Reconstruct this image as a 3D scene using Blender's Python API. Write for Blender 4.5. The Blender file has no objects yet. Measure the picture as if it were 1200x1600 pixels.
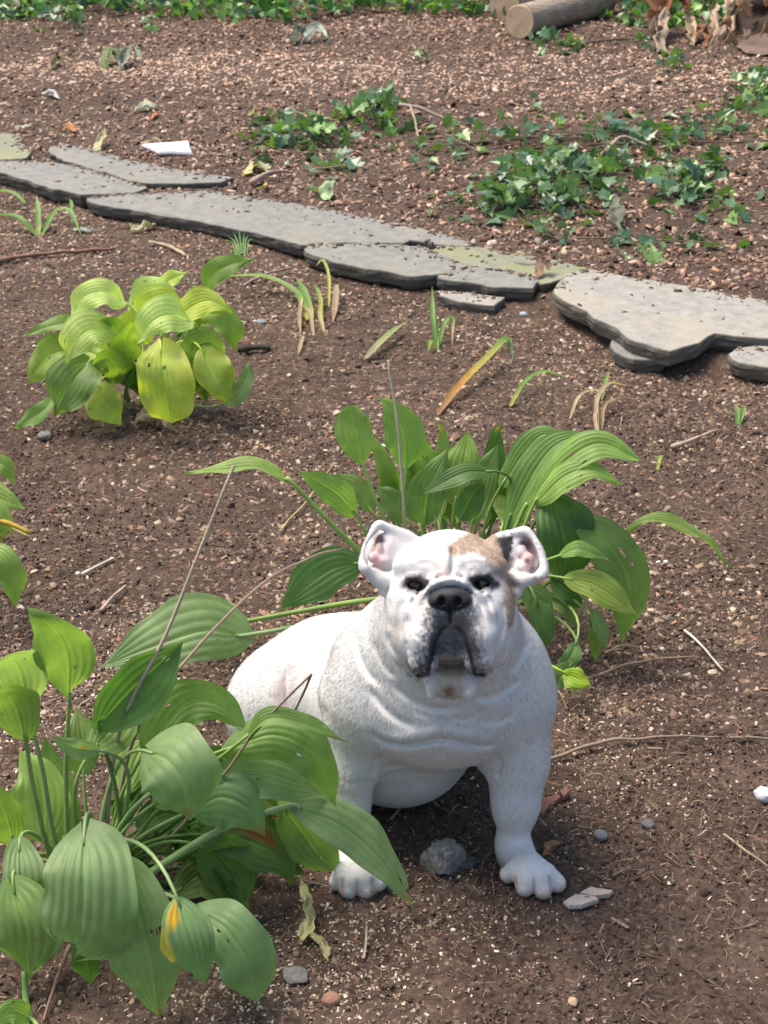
import bpy, bmesh, math, random
import numpy as np
from mathutils import Vector, Matrix, Quaternion

# ------------------------------------------------------------------ camera, sky, sun, exposure
scene = bpy.context.scene
COL = scene.collection
CAM_H = 1.63
PITCH = math.radians(28.4)
FPX = 2311.0                      # focal length in pixels of the 1200 x 1600 photograph

cam_data = bpy.data.cameras.new('camera')
cam = bpy.data.objects.new('camera', cam_data)
COL.objects.link(cam)
cam.location = (0, 0, CAM_H)
cam.rotation_euler = (math.pi / 2 - PITCH, 0, 0)
cam_data.sensor_width = 36
cam_data.sensor_fit = 'AUTO'
cam_data.lens = FPX / 1600 * 36
cam_data.clip_start = 0.05
cam_data.clip_end = 300
cam_data.dof.use_dof = True
cam_data.dof.focus_distance = 2.2
cam_data.dof.aperture_fstop = 15
scene.camera = cam

SUN_EL, SUN_AZ = math.radians(64), math.radians(-62)     # azimuth measured from +Y towards +X
world = bpy.data.worlds.new('World')
scene.world = world
world.use_nodes = True
wn = world.node_tree
wn.nodes.clear()
sky = wn.nodes.new('ShaderNodeTexSky')
sky.sky_type = 'NISHITA'
sky.sun_disc = False
sky.sun_elevation = SUN_EL
sky.sun_rotation = SUN_AZ
sky.altitude = 100
sky.air_density = 1.2
sky.dust_density = 2.5
sky.ozone_density = 1.0
bg = wn.nodes.new('ShaderNodeBackground')
bg.inputs['Strength'].default_value = 0.115
wo = wn.nodes.new('ShaderNodeOutputWorld')
wn.links.new(sky.outputs[0], bg.inputs[0])
wn.links.new(bg.outputs[0], wo.inputs[0])

sun_data = bpy.data.lights.new('sun', 'SUN')
sun_data.energy = 3.5
sun_data.angle = math.radians(34)
sun_data.color = (1.0, 0.90, 0.77)
sun = bpy.data.objects.new('sun', sun_data)
COL.objects.link(sun)
sd = Vector((math.sin(SUN_AZ) * math.cos(SUN_EL), math.cos(SUN_AZ) * math.cos(SUN_EL), math.sin(SUN_EL)))
sun.rotation_euler = sd.to_track_quat('Z', 'Y').to_euler()
sun.location = (-4, 4, 6)

scene.view_settings.view_transform = 'Standard'
scene.view_settings.look = 'None'
scene.view_settings.gamma = 1
scene.view_settings.use_curve_mapping = False
scene.view_settings.exposure = 0.92
scene.render.engine = 'CYCLES'
scene.cycles.max_bounces = 6
scene.cycles.transparent_max_bounces = 8

# ------------------------------------------------------------------ helpers
CP, SP = math.cos(PITCH), math.sin(PITCH)

def ray(u, v):
    a, b = (u - 600) / FPX, (v - 800) / FPX
    return np.array((a, CP - b * SP, -SP - b * CP))

def P(u, v, Y):
    """the point of the photograph's ray (u, v) at distance Y in front of the camera"""
    d = ray(u, v)
    return np.array((0, 0, CAM_H)) + d * (Y / d[1])

def G(u, v, z=0.0):
    """the point of the ray (u, v) at height z"""
    d = ray(u, v)
    return np.array((0, 0, CAM_H)) + d * ((z - CAM_H) / d[2])

def depth(p):
    return p[1] * CP + (CAM_H - p[2]) * SP

def scale_at(p):
    """pixels of the photograph per metre at point p"""
    return FPX / depth(p)

def mesh_from(name, verts, faces, mats=None, smooth=True, uv=None, col=None):
    """verts (n,3) array; faces (m,3) or (m,4) array or list of lists"""
    me = bpy.data.meshes.new(name)
    verts = np.asarray(verts, dtype=np.float32)
    if isinstance(faces, np.ndarray):
        m, k = faces.shape
        me.vertices.add(len(verts)); me.vertices.foreach_set('co', verts.ravel())
        me.loops.add(m * k); me.loops.foreach_set('vertex_index', faces.astype(np.int32).ravel())
        me.polygons.add(m)
        me.polygons.foreach_set('loop_start', np.arange(0, m * k, k, dtype=np.int32))
        me.polygons.foreach_set('loop_total', np.full(m, k, dtype=np.int32))
        me.update(calc_edges=True)
    else:
        me.from_pydata([tuple(map(float, v)) for v in verts], [], faces)
        me.update()
    if smooth:
        me.polygons.foreach_set('use_smooth', np.ones(len(me.polygons), dtype=bool))
    if uv is not None:            # per-vertex uv
        li = np.empty(len(me.loops), dtype=np.int32); me.loops.foreach_get('vertex_index', li)
        l = me.uv_layers.new(name='UVMap')
        l.data.foreach_set('uv', np.asarray(uv, dtype=np.float32)[li].ravel())
    if col is not None:           # per-vertex colour
        a = me.color_attributes.new('col', 'FLOAT_COLOR', 'POINT')
        c = np.ones((len(verts), 4), dtype=np.float32); c[:, :3] = np.asarray(col)[:, :3]
        a.data.foreach_set('color', c.ravel())
    for m_ in (mats or []):
        me.materials.append(m_)
    return me

def link(name, me, parent=None, loc=None):
    o = bpy.data.objects.new(name, me)
    COL.objects.link(o)
    if parent is not None:
        o.parent = parent
        o.matrix_parent_inverse = Matrix.Translation(-Vector(parent.location))
    if loc is not None:
        o.location = loc
    return o

def empty(name, loc):
    o = bpy.data.objects.new(name, None)
    COL.objects.link(o)
    o.location = [float(c) for c in loc]
    o.empty_display_size = 0.05
    return o

def tag(o, label=None, cat=None, group=None, kind=None):
    if label: o['label'] = label
    if cat: o['category'] = cat
    if group: o['group'] = group
    if kind: o['kind'] = kind
    return o

def smoothstep(a, b, x):
    t = np.clip((x - a) / (b - a), 0, 1)
    return t * t * (3 - 2 * t)

def hash3(ix, iy, iz, seed):
    h = (ix.astype(np.uint32) * np.uint32(374761393) + iy.astype(np.uint32) * np.uint32(668265263)
         + iz.astype(np.uint32) * np.uint32(2147483647) + np.uint32((seed * 974634777) & 0xffffffff))
    h = (h ^ (h >> np.uint32(13))) * np.uint32(1274126177)
    h = (h ^ (h >> np.uint32(16))) * np.uint32(2246822519)
    h = h ^ (h >> np.uint32(13))
    return h.astype(np.float32) / np.float32(4294967295.0)

def vnoise(p, freq=1.0, seed=0):
    """value noise in [-1, 1] for points p (n,2 or 3)"""
    p = np.asarray(p, dtype=np.float32) * freq
    if p.shape[1] == 2:
        p = np.concatenate([p, np.zeros((len(p), 1), np.float32)], 1)
    i = np.floor(p).astype(np.int64); f = p - i; f = f * f * (3 - 2 * f)
    i = i + 100000
    r = 0
    for dx in (0, 1):
        for dy in (0, 1):
            for dz in (0, 1):
                w = (f[:, 0] if dx else 1 - f[:, 0]) * (f[:, 1] if dy else 1 - f[:, 1]) * (f[:, 2] if dz else 1 - f[:, 2])
                r = r + w * hash3(i[:, 0] + dx, i[:, 1] + dy, i[:, 2] + dz, seed)
    return r * 2 - 1

def fbm(p, freq, octaves=4, seed=0, gain=0.5):
    r, a = 0, 1.0
    for k in range(octaves):
        r = r + a * vnoise(p, freq * 2 ** k, seed + k * 17)
        a *= gain
    return r

class Mat:
    """small node-material builder"""
    def __init__(s, name):
        s.m = bpy.data.materials.new(name)
        s.m.use_nodes = True
        s.t = s.m.node_tree
        s.b = s.t.nodes['Principled BSDF']
        s.b.inputs['Specular IOR Level'].default_value = 0.3
    def n(s, kind, **kw):
        nd = s.t.nodes.new('ShaderNode' + kind)
        for k, v in kw.items():
            if hasattr(nd, k) and not k[0].isupper(): setattr(nd, k, v)
            else: nd.inputs[k].default_value = v
        return nd
    def l(s, a, b):
        s.t.links.new(a, b)
    def noise(s, scale, detail=4, rough=0.55, vec=None, dist=0.0):
        nd = s.n('TexNoise'); nd.inputs['Scale'].default_value = scale
        nd.inputs['Detail'].default_value = detail; nd.inputs['Roughness'].default_value = rough
        nd.inputs['Distortion'].default_value = dist
        if vec is not None: s.l(vec, nd.inputs['Vector'])
        return nd.outputs['Fac']
    def ramp(s, fac, stops, interp='LINEAR'):
        nd = s.n('ValToRGB'); cr = nd.color_ramp; cr.interpolation = interp
        while len(cr.elements) < len(stops): cr.elements.new(0.5)
        for e, (p, c) in zip(cr.elements, stops):
            e.position = p; e.color = (*c, 1) if len(c) == 3 else c
        s.l(fac, nd.inputs[0]); return nd.outputs['Color']
    def mix(s, fac, a, b, mode='MIX'):
        nd = s.n('Mix', data_type='RGBA', blend_type=mode)
        for inp, v in ((nd.inputs[0], fac), (nd.inputs[6], a), (nd.inputs[7], b)):
            if hasattr(v, 'is_output'): s.l(v, inp)
            elif isinstance(v, (int, float)): inp.default_value = v
            else: inp.default_value = (*v, 1) if len(v) == 3 else v
        return nd.outputs[2]
    def math(s, op, a, b=0.0, c=0.0):
        nd = s.n('Math', operation=op)
        for i, v in enumerate((a, b, c)):
            if hasattr(v, 'is_output'): s.l(v, nd.inputs[i])
            else: nd.inputs[i].default_value = v
        return nd.outputs[0]
    def bump(s, h, strength=0.5, dist=0.01):
        nd = s.n('Bump'); nd.inputs['Strength'].default_value = strength; nd.inputs['Distance'].default_value = dist
        s.l(h, nd.inputs['Height']); s.l(nd.outputs[0], s.b.inputs['Normal']); return nd
    def coord(s, which='Object'):
        return s.n('TexCoord').outputs[which]
    def attr(s, name='col'):
        return s.n('Attribute', attribute_name=name).outputs['Color']
    def base(s, c):
        if hasattr(c, 'is_output'): s.l(c, s.b.inputs['Base Color'])
        else: s.b.inputs['Base Color'].default_value = (*c, 1)
    def rough(s, r):
        if hasattr(r, 'is_output'): s.l(r, s.b.inputs['Roughness'])
        else: s.b.inputs['Roughness'].default_value = r

def tube(pts, radii, sides=8, cap=True):
    """tube along pts (n,3): verts, quad faces (caps as collapsed rings), u,v"""
    pts = np.asarray(pts, float); n = len(pts)
    radii = np.broadcast_to(np.asarray(radii, float), (n,))
    T = np.gradient(pts, axis=0); T /= np.linalg.norm(T, axis=1)[:, None] + 1e-12
    up = np.array((0.31, 0.2, 0.93)); 
    if abs(T[0] @ up) > 0.95: up = np.array((1.0, 0.1, 0))
    N = np.empty_like(T); N[0] = up - T[0] * (up @ T[0]); N[0] /= np.linalg.norm(N[0])
    for i in range(1, n):
        q = N[i - 1] - T[i] * (N[i - 1] @ T[i]); N[i] = q / (np.linalg.norm(q) + 1e-12)
    B = np.cross(T, N)
    a = np.linspace(0, 2 * np.pi, sides, endpoint=False)
    ring = np.cos(a)[None, :, None] * N[:, None, :] + np.sin(a)[None, :, None] * B[:, None, :]
    V = pts[:, None, :] + ring * radii[:, None, None]
    V = V.reshape(-1, 3)
    i, j = np.meshgrid(np.arange(n - 1), np.arange(sides), indexing='ij')
    F = np.stack([i * sides + j, i * sides + (j + 1) % sides, (i + 1) * sides + (j + 1) % sides, (i + 1) * sides + j], -1).reshape(-1, 4)
    if cap:
        s0, s1 = len(V), len(V) + 1
        V = np.vstack([V, pts[0] - T[0] * radii[0] * 0.3, pts[-1] + T[-1] * radii[-1] * 0.3])
        k = np.arange(sides)
        c0 = np.stack([(k + 1) % sides, k, np.full(sides, s0)], 1)
        c1 = np.stack([(n - 1) * sides + k, (n - 1) * sides + (k + 1) % sides, np.full(sides, s1)], 1)
        return V, F, np.vstack([c0, c1])
    return V, F, np.zeros((0, 3), int)

def curve_pts(ctrl, n=24):
    """Catmull-Rom through control points"""
    c = [np.asarray(p, float) for p in ctrl]
    if len(c) == 2:
        t = np.linspace(0, 1, n)[:, None]; return c[0] * (1 - t) + c[1] * t
    c = [2 * c[0] - c[1]] + c + [2 * c[-1] - c[-2]]
    segs = len(c) - 3
    out = []
    for x in np.linspace(0, segs - 1e-9, n):
        k = int(x); t = x - k
        p0, p1, p2, p3 = c[k:k + 4]
        out.append(0.5 * (2 * p1 + (p2 - p0) * t + (2 * p0 - 5 * p1 + 4 * p2 - p3) * t * t + (3 * p1 - p0 - 3 * p2 + p3) * t ** 3))
    return np.array(out)

def tube_mesh(name, pts, radii, mats, sides=8):
    V, F, C = tube(pts, radii, sides)
    faces = [list(map(int, f)) for f in F] + [list(map(int, f)) for f in C]
    return mesh_from(name, V, faces, mats)
# ------------------------------------------------------------------ the ground
PATH_LINE = np.array(sorted([tuple(G(u, v, .03)[:2]) for u, v in ((-400, 215), (-80, 262), (75, 297), (200, 318), (310, 349), (468, 387), (640, 434), (762, 453), (868, 474), (960, 524), (1048, 554), (1200, 580), (1500, 640))]))

def gz(x, y, fine=True):
    """height of the soil at (x, y)"""
    x = np.atleast_1d(np.asarray(x, float)); y = np.atleast_1d(np.asarray(y, float))
    p = np.stack([x, y], 1)
    dd = np.sqrt(((x - 0.09) / 0.42) ** 2 + ((y - 1.93) / 0.40) ** 2)
    calm = 0.15 + 0.85 * smoothstep(0.8, 1.7, dd)
    front = np.interp(x, PATH_LINE[:, 0], PATH_LINE[:, 1])
    step = smoothstep(-0.05, 0.22, y - front)
    z = 0.036 * step
    calm = calm * (1 - .6 * np.exp(-((y - front - .15) / .3) ** 2))
    z = z + calm * (0.017 * vnoise(p, 1.6, 5) + 0.010 * vnoise(p, 4.3, 6))
    if fine:
        rough = 0.55 + 0.45 * smoothstep(-.4, .4, vnoise(p, 2.1, 12))
        z = z + (0.45 + 0.55 * calm) * rough * (0.0065 * vnoise(p, 11, 7) + 0.0085 * (np.abs(vnoise(p, 27, 8)) - .3) + 0.0060 * (np.abs(vnoise(p, 55, 9)) - .3)) * (1 - .35 * step)
        z = z + 0.0026 * vnoise(p, 115, 10)
    # little mound of scraped-up roots on the right, hollow under the dog
    z = z + 0.022 * np.exp(-(((x - 0.46) / 0.17) ** 2 + ((y - 2.20) / 0.09) ** 2))
    z = z - 0.006 * np.exp(-(((x - 0.05) / 0.16) ** 2 + ((y - 1.90) / 0.12) ** 2)) - 0.004
    # soil pressed up round the fore paws
    for q in (G(836, 1390), G(560, 1390)):
        z = z + 0.010 * np.exp(-((x - q[0]) ** 2 + (y - q[1]) ** 2) / 0.055 ** 2)
    return z

def GS(u, v, up=0.0):
    """point of the soil surface seen at pixel (u, v)"""
    z = 0.0
    for _ in range(5):
        p = G(u, v, z); z = float(gz(p[0], p[1])[0])
    p = G(u, v, z); p[2] += up
    return p

def grid_sheet(name, ys, half, nx, zfun, mats):
    ny = len(ys)
    s = np.linspace(-1, 1, nx)
    X = s[None, :] * half(ys)[:, None]; Y = np.repeat(ys[:, None], nx, 1)
    Zz = zfun(X.ravel(), Y.ravel())
    V = np.stack([X.ravel(), Y.ravel(), Zz], 1)
    i, j = np.meshgrid(np.arange(ny - 1), np.arange(nx - 1), indexing='ij')
    a = i * nx + j
    F = np.stack([a, a + 1, a + nx + 1, a + nx], -1).reshape(-1, 4)
    return mesh_from(name, V, F, mats)

def soil_material():
    M = Mat('soil')
    tc = M.coord('Object')
    big = M.noise(1.3, 5, .6, tc); mid = M.noise(9, 6, .65, tc, .4); fine = M.noise(85, 5, .7, tc); grit = M.noise(420, 3, .6, tc)
    c = M.ramp(mid, [(.30, (.014, .009, .007)), (.50, (.042, .027, .020)), (.70, (.110, .074, .055))])
    c = M.mix(M.ramp(fine, [(.35, (0, 0, 0)), (.70, (.75, .75, .75))]), c, (.150, .103, .077))
    c = M.mix(M.ramp(fine, [(.30, (.75, .75, .75)), (.46, (0, 0, 0))]), c, (.022, .015, .012))
    c = M.mix(M.ramp(big, [(.40, (.0, .0, .0)), (.68, (.6, .6, .6))]), c, (.100, .069, .052))
    vor = M.n('TexVoronoi'); vor.inputs['Scale'].default_value = 170; M.l(tc, vor.inputs['Vector'])
    sp = M.ramp(vor.outputs['Color'], [(.80, (0, 0, 0)), (.84, (1, 1, 1))], 'CONSTANT')
    c = M.mix(M.math('MULTIPLY', sp, .30), c, (.30, .225, .17))
    M.base(c); M.rough(.93); M.b.inputs['Specular IOR Level'].default_value = .15
    h = M.math('ADD', M.math('MULTIPLY', fine, 1.0), M.math('MULTIPLY', grit, .5))
    M.bump(h, .9, .006)
    return M.m

def build_ground():
    m = soil_material()
    # near sheet follows the view: rows get wider apart with distance
    t = np.linspace(0, 1, 710)
    y0, y1 = 1.05, 15.0
    ys = 1 / (1 / y0 + (1 / y1 - 1 / y0) * t)
    half = lambda y: 0.36 * y + 0.55
    o = link('ground', grid_sheet('ground', ys, half, 480, lambda x, y: gz(x, y), [m]))
    tag(o, kind='structure')
    # the rest of the yard out to the horizon, its rim tucked under the near sheet
    R = np.concatenate([np.linspace(0.0, 14, 30), np.geomspace(15, 160, 14)])
    th = np.linspace(0, 2 * np.pi, 65)[:-1]
    V = [(0, 4, -0.09)]
    for r in R[1:]:
        for a in th: V.append((r * math.cos(a), 4 + r * math.sin(a), -0.09 + (0.0 if r < 13 else 0.05)))
    F = []
    n = len(th)
    for k in range(n): F.append([0, 1 + k, 1 + (k + 1) % n])
    for i in range(len(R) - 2):
        for k in range(n):
            a = 1 + i * n + k; b = 1 + i * n + (k + 1) % n
            F.append([a, a + n, b + n, b])
    o2 = link('yard_ground', mesh_from('yard_ground', V, F, [m])); tag(o2, kind='structure')
build_ground()

# ------------------------------------------------------------------ flagstones
def stone_material(name, base, warm, warm_amt, lichen=None):
    M = Mat(name); tc = M.coord('Object')
    a = M.noise(3.2, 6, .6, tc, .3); b = M.noise(22, 6, .65, tc); f = M.noise(160, 4, .6, tc)
    d = tuple(x * .72 for x in base); li = tuple(min(x * 1.28, 1) for x in base)
    c = M.ramp(b, [(.3, d), (.52, base), (.74, li)])
    c = M.mix(M.ramp(a, [(.48, (0, 0, 0)), (.66, (warm_amt,) * 3)]), c, warm)
    if lichen: c = M.mix(M.ramp(M.noise(6, 7, .7, tc), [(.45, (0, 0, 0)), (.60, (.75, .75, .75))]), c, lichen)
    c = M.mix(M.ramp(f, [(.30, (.5, .5, .5)), (.42, (0, 0, 0))]), c, tuple(x * .45 for x in base))
    # side faces blended darker than the top, by slope
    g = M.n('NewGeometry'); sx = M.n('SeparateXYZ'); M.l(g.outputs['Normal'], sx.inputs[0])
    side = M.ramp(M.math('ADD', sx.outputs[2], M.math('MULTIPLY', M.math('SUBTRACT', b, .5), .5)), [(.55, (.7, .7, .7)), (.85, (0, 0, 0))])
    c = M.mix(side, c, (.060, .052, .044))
    M.base(c); M.rough(.8)
    lay = M.n('Mapping'); M.l(tc, lay.inputs[0]); lay.inputs['Scale'].default_value = (1, 1, 5)
    cl = M.noise(7, 5, .5, lay.outputs[0], .8)
    st = M.ramp(cl, [(.40, (0, 0, 0)), (.44, (.33, .33, .33)), (.52, (.36, .36, .36)), (.55, (.7, .7, .7)), (.64, (1, 1, 1))])
    M.bump(M.math('ADD', M.math('MULTIPLY', f, .35), M.math('ADD', M.math('MULTIPLY', b, .6), M.math('MULTIPLY', st, .7))), .4, .004)
    return M.m

SLATE = stone_material('blue_grey_slate', (.190, .188, .170), (.24, .215, .168), .5)
SLATE_PALE = stone_material('weathered_slate', (.262, .250, .222), (.325, .28, .212), .8)
SLATE_LICHEN = stone_material('lichen_slate', (.20, .20, .15), (.26, .245, .15), .8, (.19, .20, .10))

def flagstone(poly, ztop, thick, mat, label, tilt=(0, 0), seed=0):
    rnd = np.random.RandomState(seed)
    pts = [G(u, v, ztop) for u, v in poly]
    c = np.mean(pts, 0)
    # closed outline, resampled and roughened
    P2 = np.array(pts)[:, :2]; out = []
    n = len(P2)
    for i in range(n):
        a, b = P2[i], P2[(i + 1) % n]; L = np.linalg.norm(b - a); k = max(2, int(L / 0.025))
        for t in np.linspace(0, 1, k, endpoint=False): out.append(a * (1 - t) + b * t)
    out = np.array(out)
    for _ in range(1):
        out = 0.84 * out + 0.08 * (np.roll(out, 1, 0) + np.roll(out, -1, 0))
    nrm = np.roll(out, -1, 0) - np.roll(out, 1, 0); nrm = np.stack([nrm[:, 1], -nrm[:, 0]], 1); nrm /= np.linalg.norm(nrm, axis=1)[:, None] + 1e-9
    area = 0.5 * np.sum(out[:, 0] * np.roll(out[:, 1], -1) - np.roll(out[:, 0], -1) * out[:, 1])
    if area < 0: nrm = -nrm
    jag = lambda f, s, a: (a * vnoise(out, f, s) + a * .6 * vnoise(out, f * 3.1, s + 1))[:, None]
    N = len(out)
    zt = lambda q: (q[:, 0] - c[0]) * tilt[0] + (q[:, 1] - c[1]) * tilt[1]
    rings = [(-0.009, 0.0), (-0.0025, -0.0008), (0.0, -0.004), (0.001, -0.014), (-0.002, -0.024), (-0.004, -0.034), (-0.008, -thick * .85), (-0.016, -thick)]
    V = []
    for k, (off, dz) in enumerate(rings):
        q = out + nrm * (off + jag(14, seed * 7, 0.008) + jag(45, seed * 5, 0.003) + (jag(30, seed * 11 + k, 0.0035) if k > 2 else 0))
        z = zt(q) + dz + 0.0016 * vnoise(q, 14, seed)
        V.append(np.column_stack([q - c[:2], z]))
    V = np.vstack(V)
    F = []
    for k in range(len(rings) - 1):
        for i in range(N):
            a = k * N + i; b = k * N + (i + 1) % N
            F.append([a, a + N, b + N, b] if area > 0 else [a, b, b + N, a + N])
    top = list(range(N)); F.append(top if area > 0 else top[::-1])
    bot = [(len(rings) - 1) * N + i for i in range(N)]; F.append(bot[::-1] if area > 0 else bot)
    me = mesh_from('flagstone', V, F, [mat], False)
    o = link('flagstone', me, None, (c[0], c[1], ztop))
    tag(o, label, 'flagstone', 'flagstones of the garden path')
    return o

flagstone([(-60, 205), (0, 206), (28, 211), (47, 238), (42, 247), (0, 250), (-60, 250)], .060, .05, SLATE_LICHEN, 'mossy olive flagstone at the far left end of the path', seed=1)
flagstone([(76, 229), (92, 222), (140, 232), (200, 249), (260, 261), (310, 269), (366, 277), (345, 284), (300, 286), (240, 287), (195, 280), (150, 265), (100, 251), (79, 240)], .060, .05, SLATE, 'long narrow grey flagstone with a rounded left end, behind the row', seed=2)
flagstone([(-80, 252), (0, 250), (70, 251), (130, 261), (200, 281), (232, 292), (205, 302), (125, 304), (75, 294), (0, 267), (-80, 258)], .056, .055, SLATE, 'grey flagstone in front of the round-ended one, cut by the left picture edge', seed=3)
flagstone([(132, 308), (200, 302), (330, 298), (430, 311), (520, 327), (640, 352), (742, 379), (736, 386), (690, 381), (640, 374), (632, 380), (540, 379), (468, 383), (455, 377), (400, 363), (310, 346), (220, 331), (142, 318)], .053, .05, SLATE, 'longest grey flagstone, a wedge in the middle of the path', seed=4)
flagstone([(472, 388), (486, 380), (540, 379), (620, 381), (664, 386), (722, 408), (728, 418), (690, 428), (640, 431), (560, 417), (500, 403), (476, 395)], .054, .05, SLATE, 'small grey flagstone just below the tip of the long wedge', seed=5)
flagstone([(668, 391), (700, 381), (760, 388), (850, 401), (945, 424), (900, 431), (848, 442), (800, 424), (732, 415)], .050, .05, SLATE_LICHEN, 'greenish lichen-covered flagstone behind its neighbours, beside the ivy', seed=6)
flagstone([(680, 430), (726, 415), (798, 421), (846, 434), (834, 450), (762, 447), (692, 437)], .052, .05, SLATE, 'small grey flagstone wedged against the largest pale flagstone', seed=7)
flagstone([(866, 452), (882, 428), (920, 421), (962, 428), (1050, 442), (1200, 470), (1280, 484), (1280, 535), (1200, 528), (1116, 520), (1102, 531), (1048, 549), (1020, 543), (985, 530), (960, 511), (905, 482), (870, 464)], .074, .055, SLATE_PALE, 'largest pale flagstone at the right with a broken front edge', seed=8)
flagstone([(1134, 552), (1160, 541), (1200, 540), (1280, 548), (1280, 588), (1200, 574), (1142, 562)], .050, .05, SLATE_PALE, 'pale flagstone corner poking in at the right picture edge', seed=9)
flagstone([(680, 453), (735, 457), (792, 463), (772, 478), (720, 472), (686, 463)], .028, .04, SLATE_PALE, 'broken flat stone sunk in the soil below the path', seed=10)
flagstone([(955, 530), (985, 528), (1045, 552), (1040, 562), (990, 562), (960, 550)], .030, .05, SLATE, 'dark footing stone propping the front of the largest flagstone', seed=11)
# ------------------------------------------------------------------ loose bark, wood slivers, crumbs and roots on the soil
def scatter_mesh(name, pos, size, yaw, pitch, roll, col, shape, mats):
    """many small solids in one mesh; shape: base verts (k,3) and faces"""
    bv, bf = shape
    n, k = len(pos), len(bv)
    cy, sy, cp, sp, cr, sr = np.cos(yaw), np.sin(yaw), np.cos(pitch), np.sin(pitch), np.cos(roll), np.sin(roll)
    R = np.empty((n, 3, 3))
    R[:, 0] = np.stack([cy * cp, cy * sp * sr - sy * cr, cy * sp * cr + sy * sr], 1)
    R[:, 1] = np.stack([sy * cp, sy * sp * sr + cy * cr, sy * sp * cr - cy * sr], 1)
    R[:, 2] = np.stack([-sp, cp * sr, cp * cr], 1)
    rnd = np.random.RandomState(len(pos) % 1000)
    loc = bv[None] * (1 + rnd.uniform(-.28, .28, (n, k, 3)) * (1 if k < 20 else .35)) * size[:, None, :]
    V = np.einsum('nij,nkj->nki', R, loc) + pos[:, None, :]
    F = (np.arange(n) * k)[:, None, None] + np.asarray(bf)[None]
    me = mesh_from(name, V.reshape(-1, 3), F.reshape(-1, F.shape[-1]), mats, False, None, np.repeat(col, k, 0))
    return me

CHIP = (np.array([(-.5, -.42, -.4), (.42, -.5, -.5), (.5, .4, -.4), (-.45, .5, -.5), (-.42, -.5, .5), (.5, -.38, .4), (.38, .5, .5), (-.5, .38, .4)], float),
        [(4, 5, 6, 7), (0, 1, 5, 4), (1, 2, 6, 5), (2, 3, 7, 6), (3, 0, 4, 7)])
CRUMB = (np.array([(0, 0, .5), (.5, 0, 0), (0, .5, 0), (-.5, 0, 0), (0, -.5, 0), (0, 0, -.5)], float),
         [(0, 1, 2), (0, 2, 3), (0, 3, 4), (0, 4, 1), (5, 2, 1), (5, 3, 2), (5, 4, 3), (5, 1, 4)])

ROOF = (np.array([(-.5, -.5, -.4), (.45, -.45, -.4), (.5, .45, -.4), (-.42, .5, -.4), (-.34, .05, .5), (.36, -.05, .45)], float),
        [(0, 1, 5), (0, 5, 4), (2, 3, 4), (2, 4, 5), (1, 2, 5), (3, 0, 4)])

def chip_material(name):
    M = Mat(name); tc = M.coord('Object')
    n = M.noise(260, 4, .6, tc)
    M.base(M.mix(.55, M.attr('col'), M.ramp(n, [(.3, (.45, .45, .45)), (.7, (1.15, 1.15, 1.15))]), 'MULTIPLY'))
    M.rough(.85); M.b.inputs['Specular IOR Level'].default_value = .2
    M.bump(n, .5, .002)
    return M.m
CHIP_M = chip_material('wood_chips')

def pick(rnd, n, pal, w, jit=.18):
    pal = np.array(pal); w = np.array(w, float); w /= w.sum()
    c = pal[rnd.choice(len(pal), n, p=w)]
    return np.clip(c * (1 + rnd.uniform(-jit, jit, (n, 1))) * (1 + rnd.uniform(-.05, .05, (n, 3))), .005, .9)

def to_uv(p):
    d = p[:, 1] * CP + (CAM_H - p[:, 2]) * SP
    return 600 + FPX * p[:, 0] / d, 800 + FPX * ((CAM_H - p[:, 2]) * CP - p[:, 1] * SP) / d

# areas where few chips lie: (x, y, rx, ry)
STONE_POLYS = []
def stones_mask(x, y):
    m = np.zeros(len(x), bool)
    for o in [o for o in COL.objects if o.name.split('.')[0] == 'flagstone']:
        ring = np.array([v.co[:2] for v in o.data.vertices[:]])[: o.data.polygons[-1].loop_total] + np.array(o.location[:2])
        ins = np.zeros(len(x), bool)
        a = ring; b = np.roll(ring, -1, 0)
        for (ax, ay), (bx, by) in zip(a, b):
            if ay == by: continue
            ins ^= ((ay > y) != (by > y)) & (x < (bx - ax) * (y - ay) / (by - ay) + ax)
        m |= ins
    return m

def scatter(rnd, n, y0, y1, dens=None, margin=.25):
    """random points on the soil between distances y0 and y1; dens(u, v, x, y) in 0..1 thins them"""
    y = np.sqrt(rnd.uniform(y0 ** 2, y1 ** 2, n)); x = rnd.uniform(-1, 1, n) * (0.295 * y + margin)
    p = np.column_stack([x, y, gz(x, y)])
    keep = ~stones_mask(x, y)
    if dens is not None:
        u, v = to_uv(p); keep &= rnd.uniform(0, 1, n) < dens(u, v, x, y)
    return p[keep]

def blobf(u, v, cu, cv, ru, rv):
    return np.exp(-(((u - cu) / ru) ** 2 + ((v - cv) / rv) ** 2))

PAL_BARK = [(.20, .122, .086), (.33, .212, .150), (.49, .345, .25), (.095, .060, .046), (.40, .235, .155), (.60, .46, .35), (.25, .205, .18)]
PAL_FINE = [(.19, .127, .092), (.31, .22, .155), (.48, .38, .28), (.095, .064, .050), (.62, .53, .41), (.30, .16, .10), (.23, .205, .185)]

def lay(name, rnd, p, lmin, lmax, ratio, thick, pal, w, tilt=.35, shape=CHIP, lift=.2):
    n = len(p)
    L = lmin + (lmax - lmin) * rnd.beta(1.2, 3.2, n)
    W = L * rnd.uniform(ratio[0], ratio[1], n); T = np.minimum(L, W) * rnd.uniform(thick[0], thick[1], n)
    p = p.copy(); p[:, 2] += T * lift
    c = pick(rnd, n, pal, w)
    o = link(name, scatter_mesh(name, p, np.stack([L, W, T], 1), rnd.uniform(0, 6.28, n), rnd.normal(0, tilt, n), rnd.normal(0, tilt, n), c, shape, [CHIP_M]))
    tag(o, kind='stuff')
    return o

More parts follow.
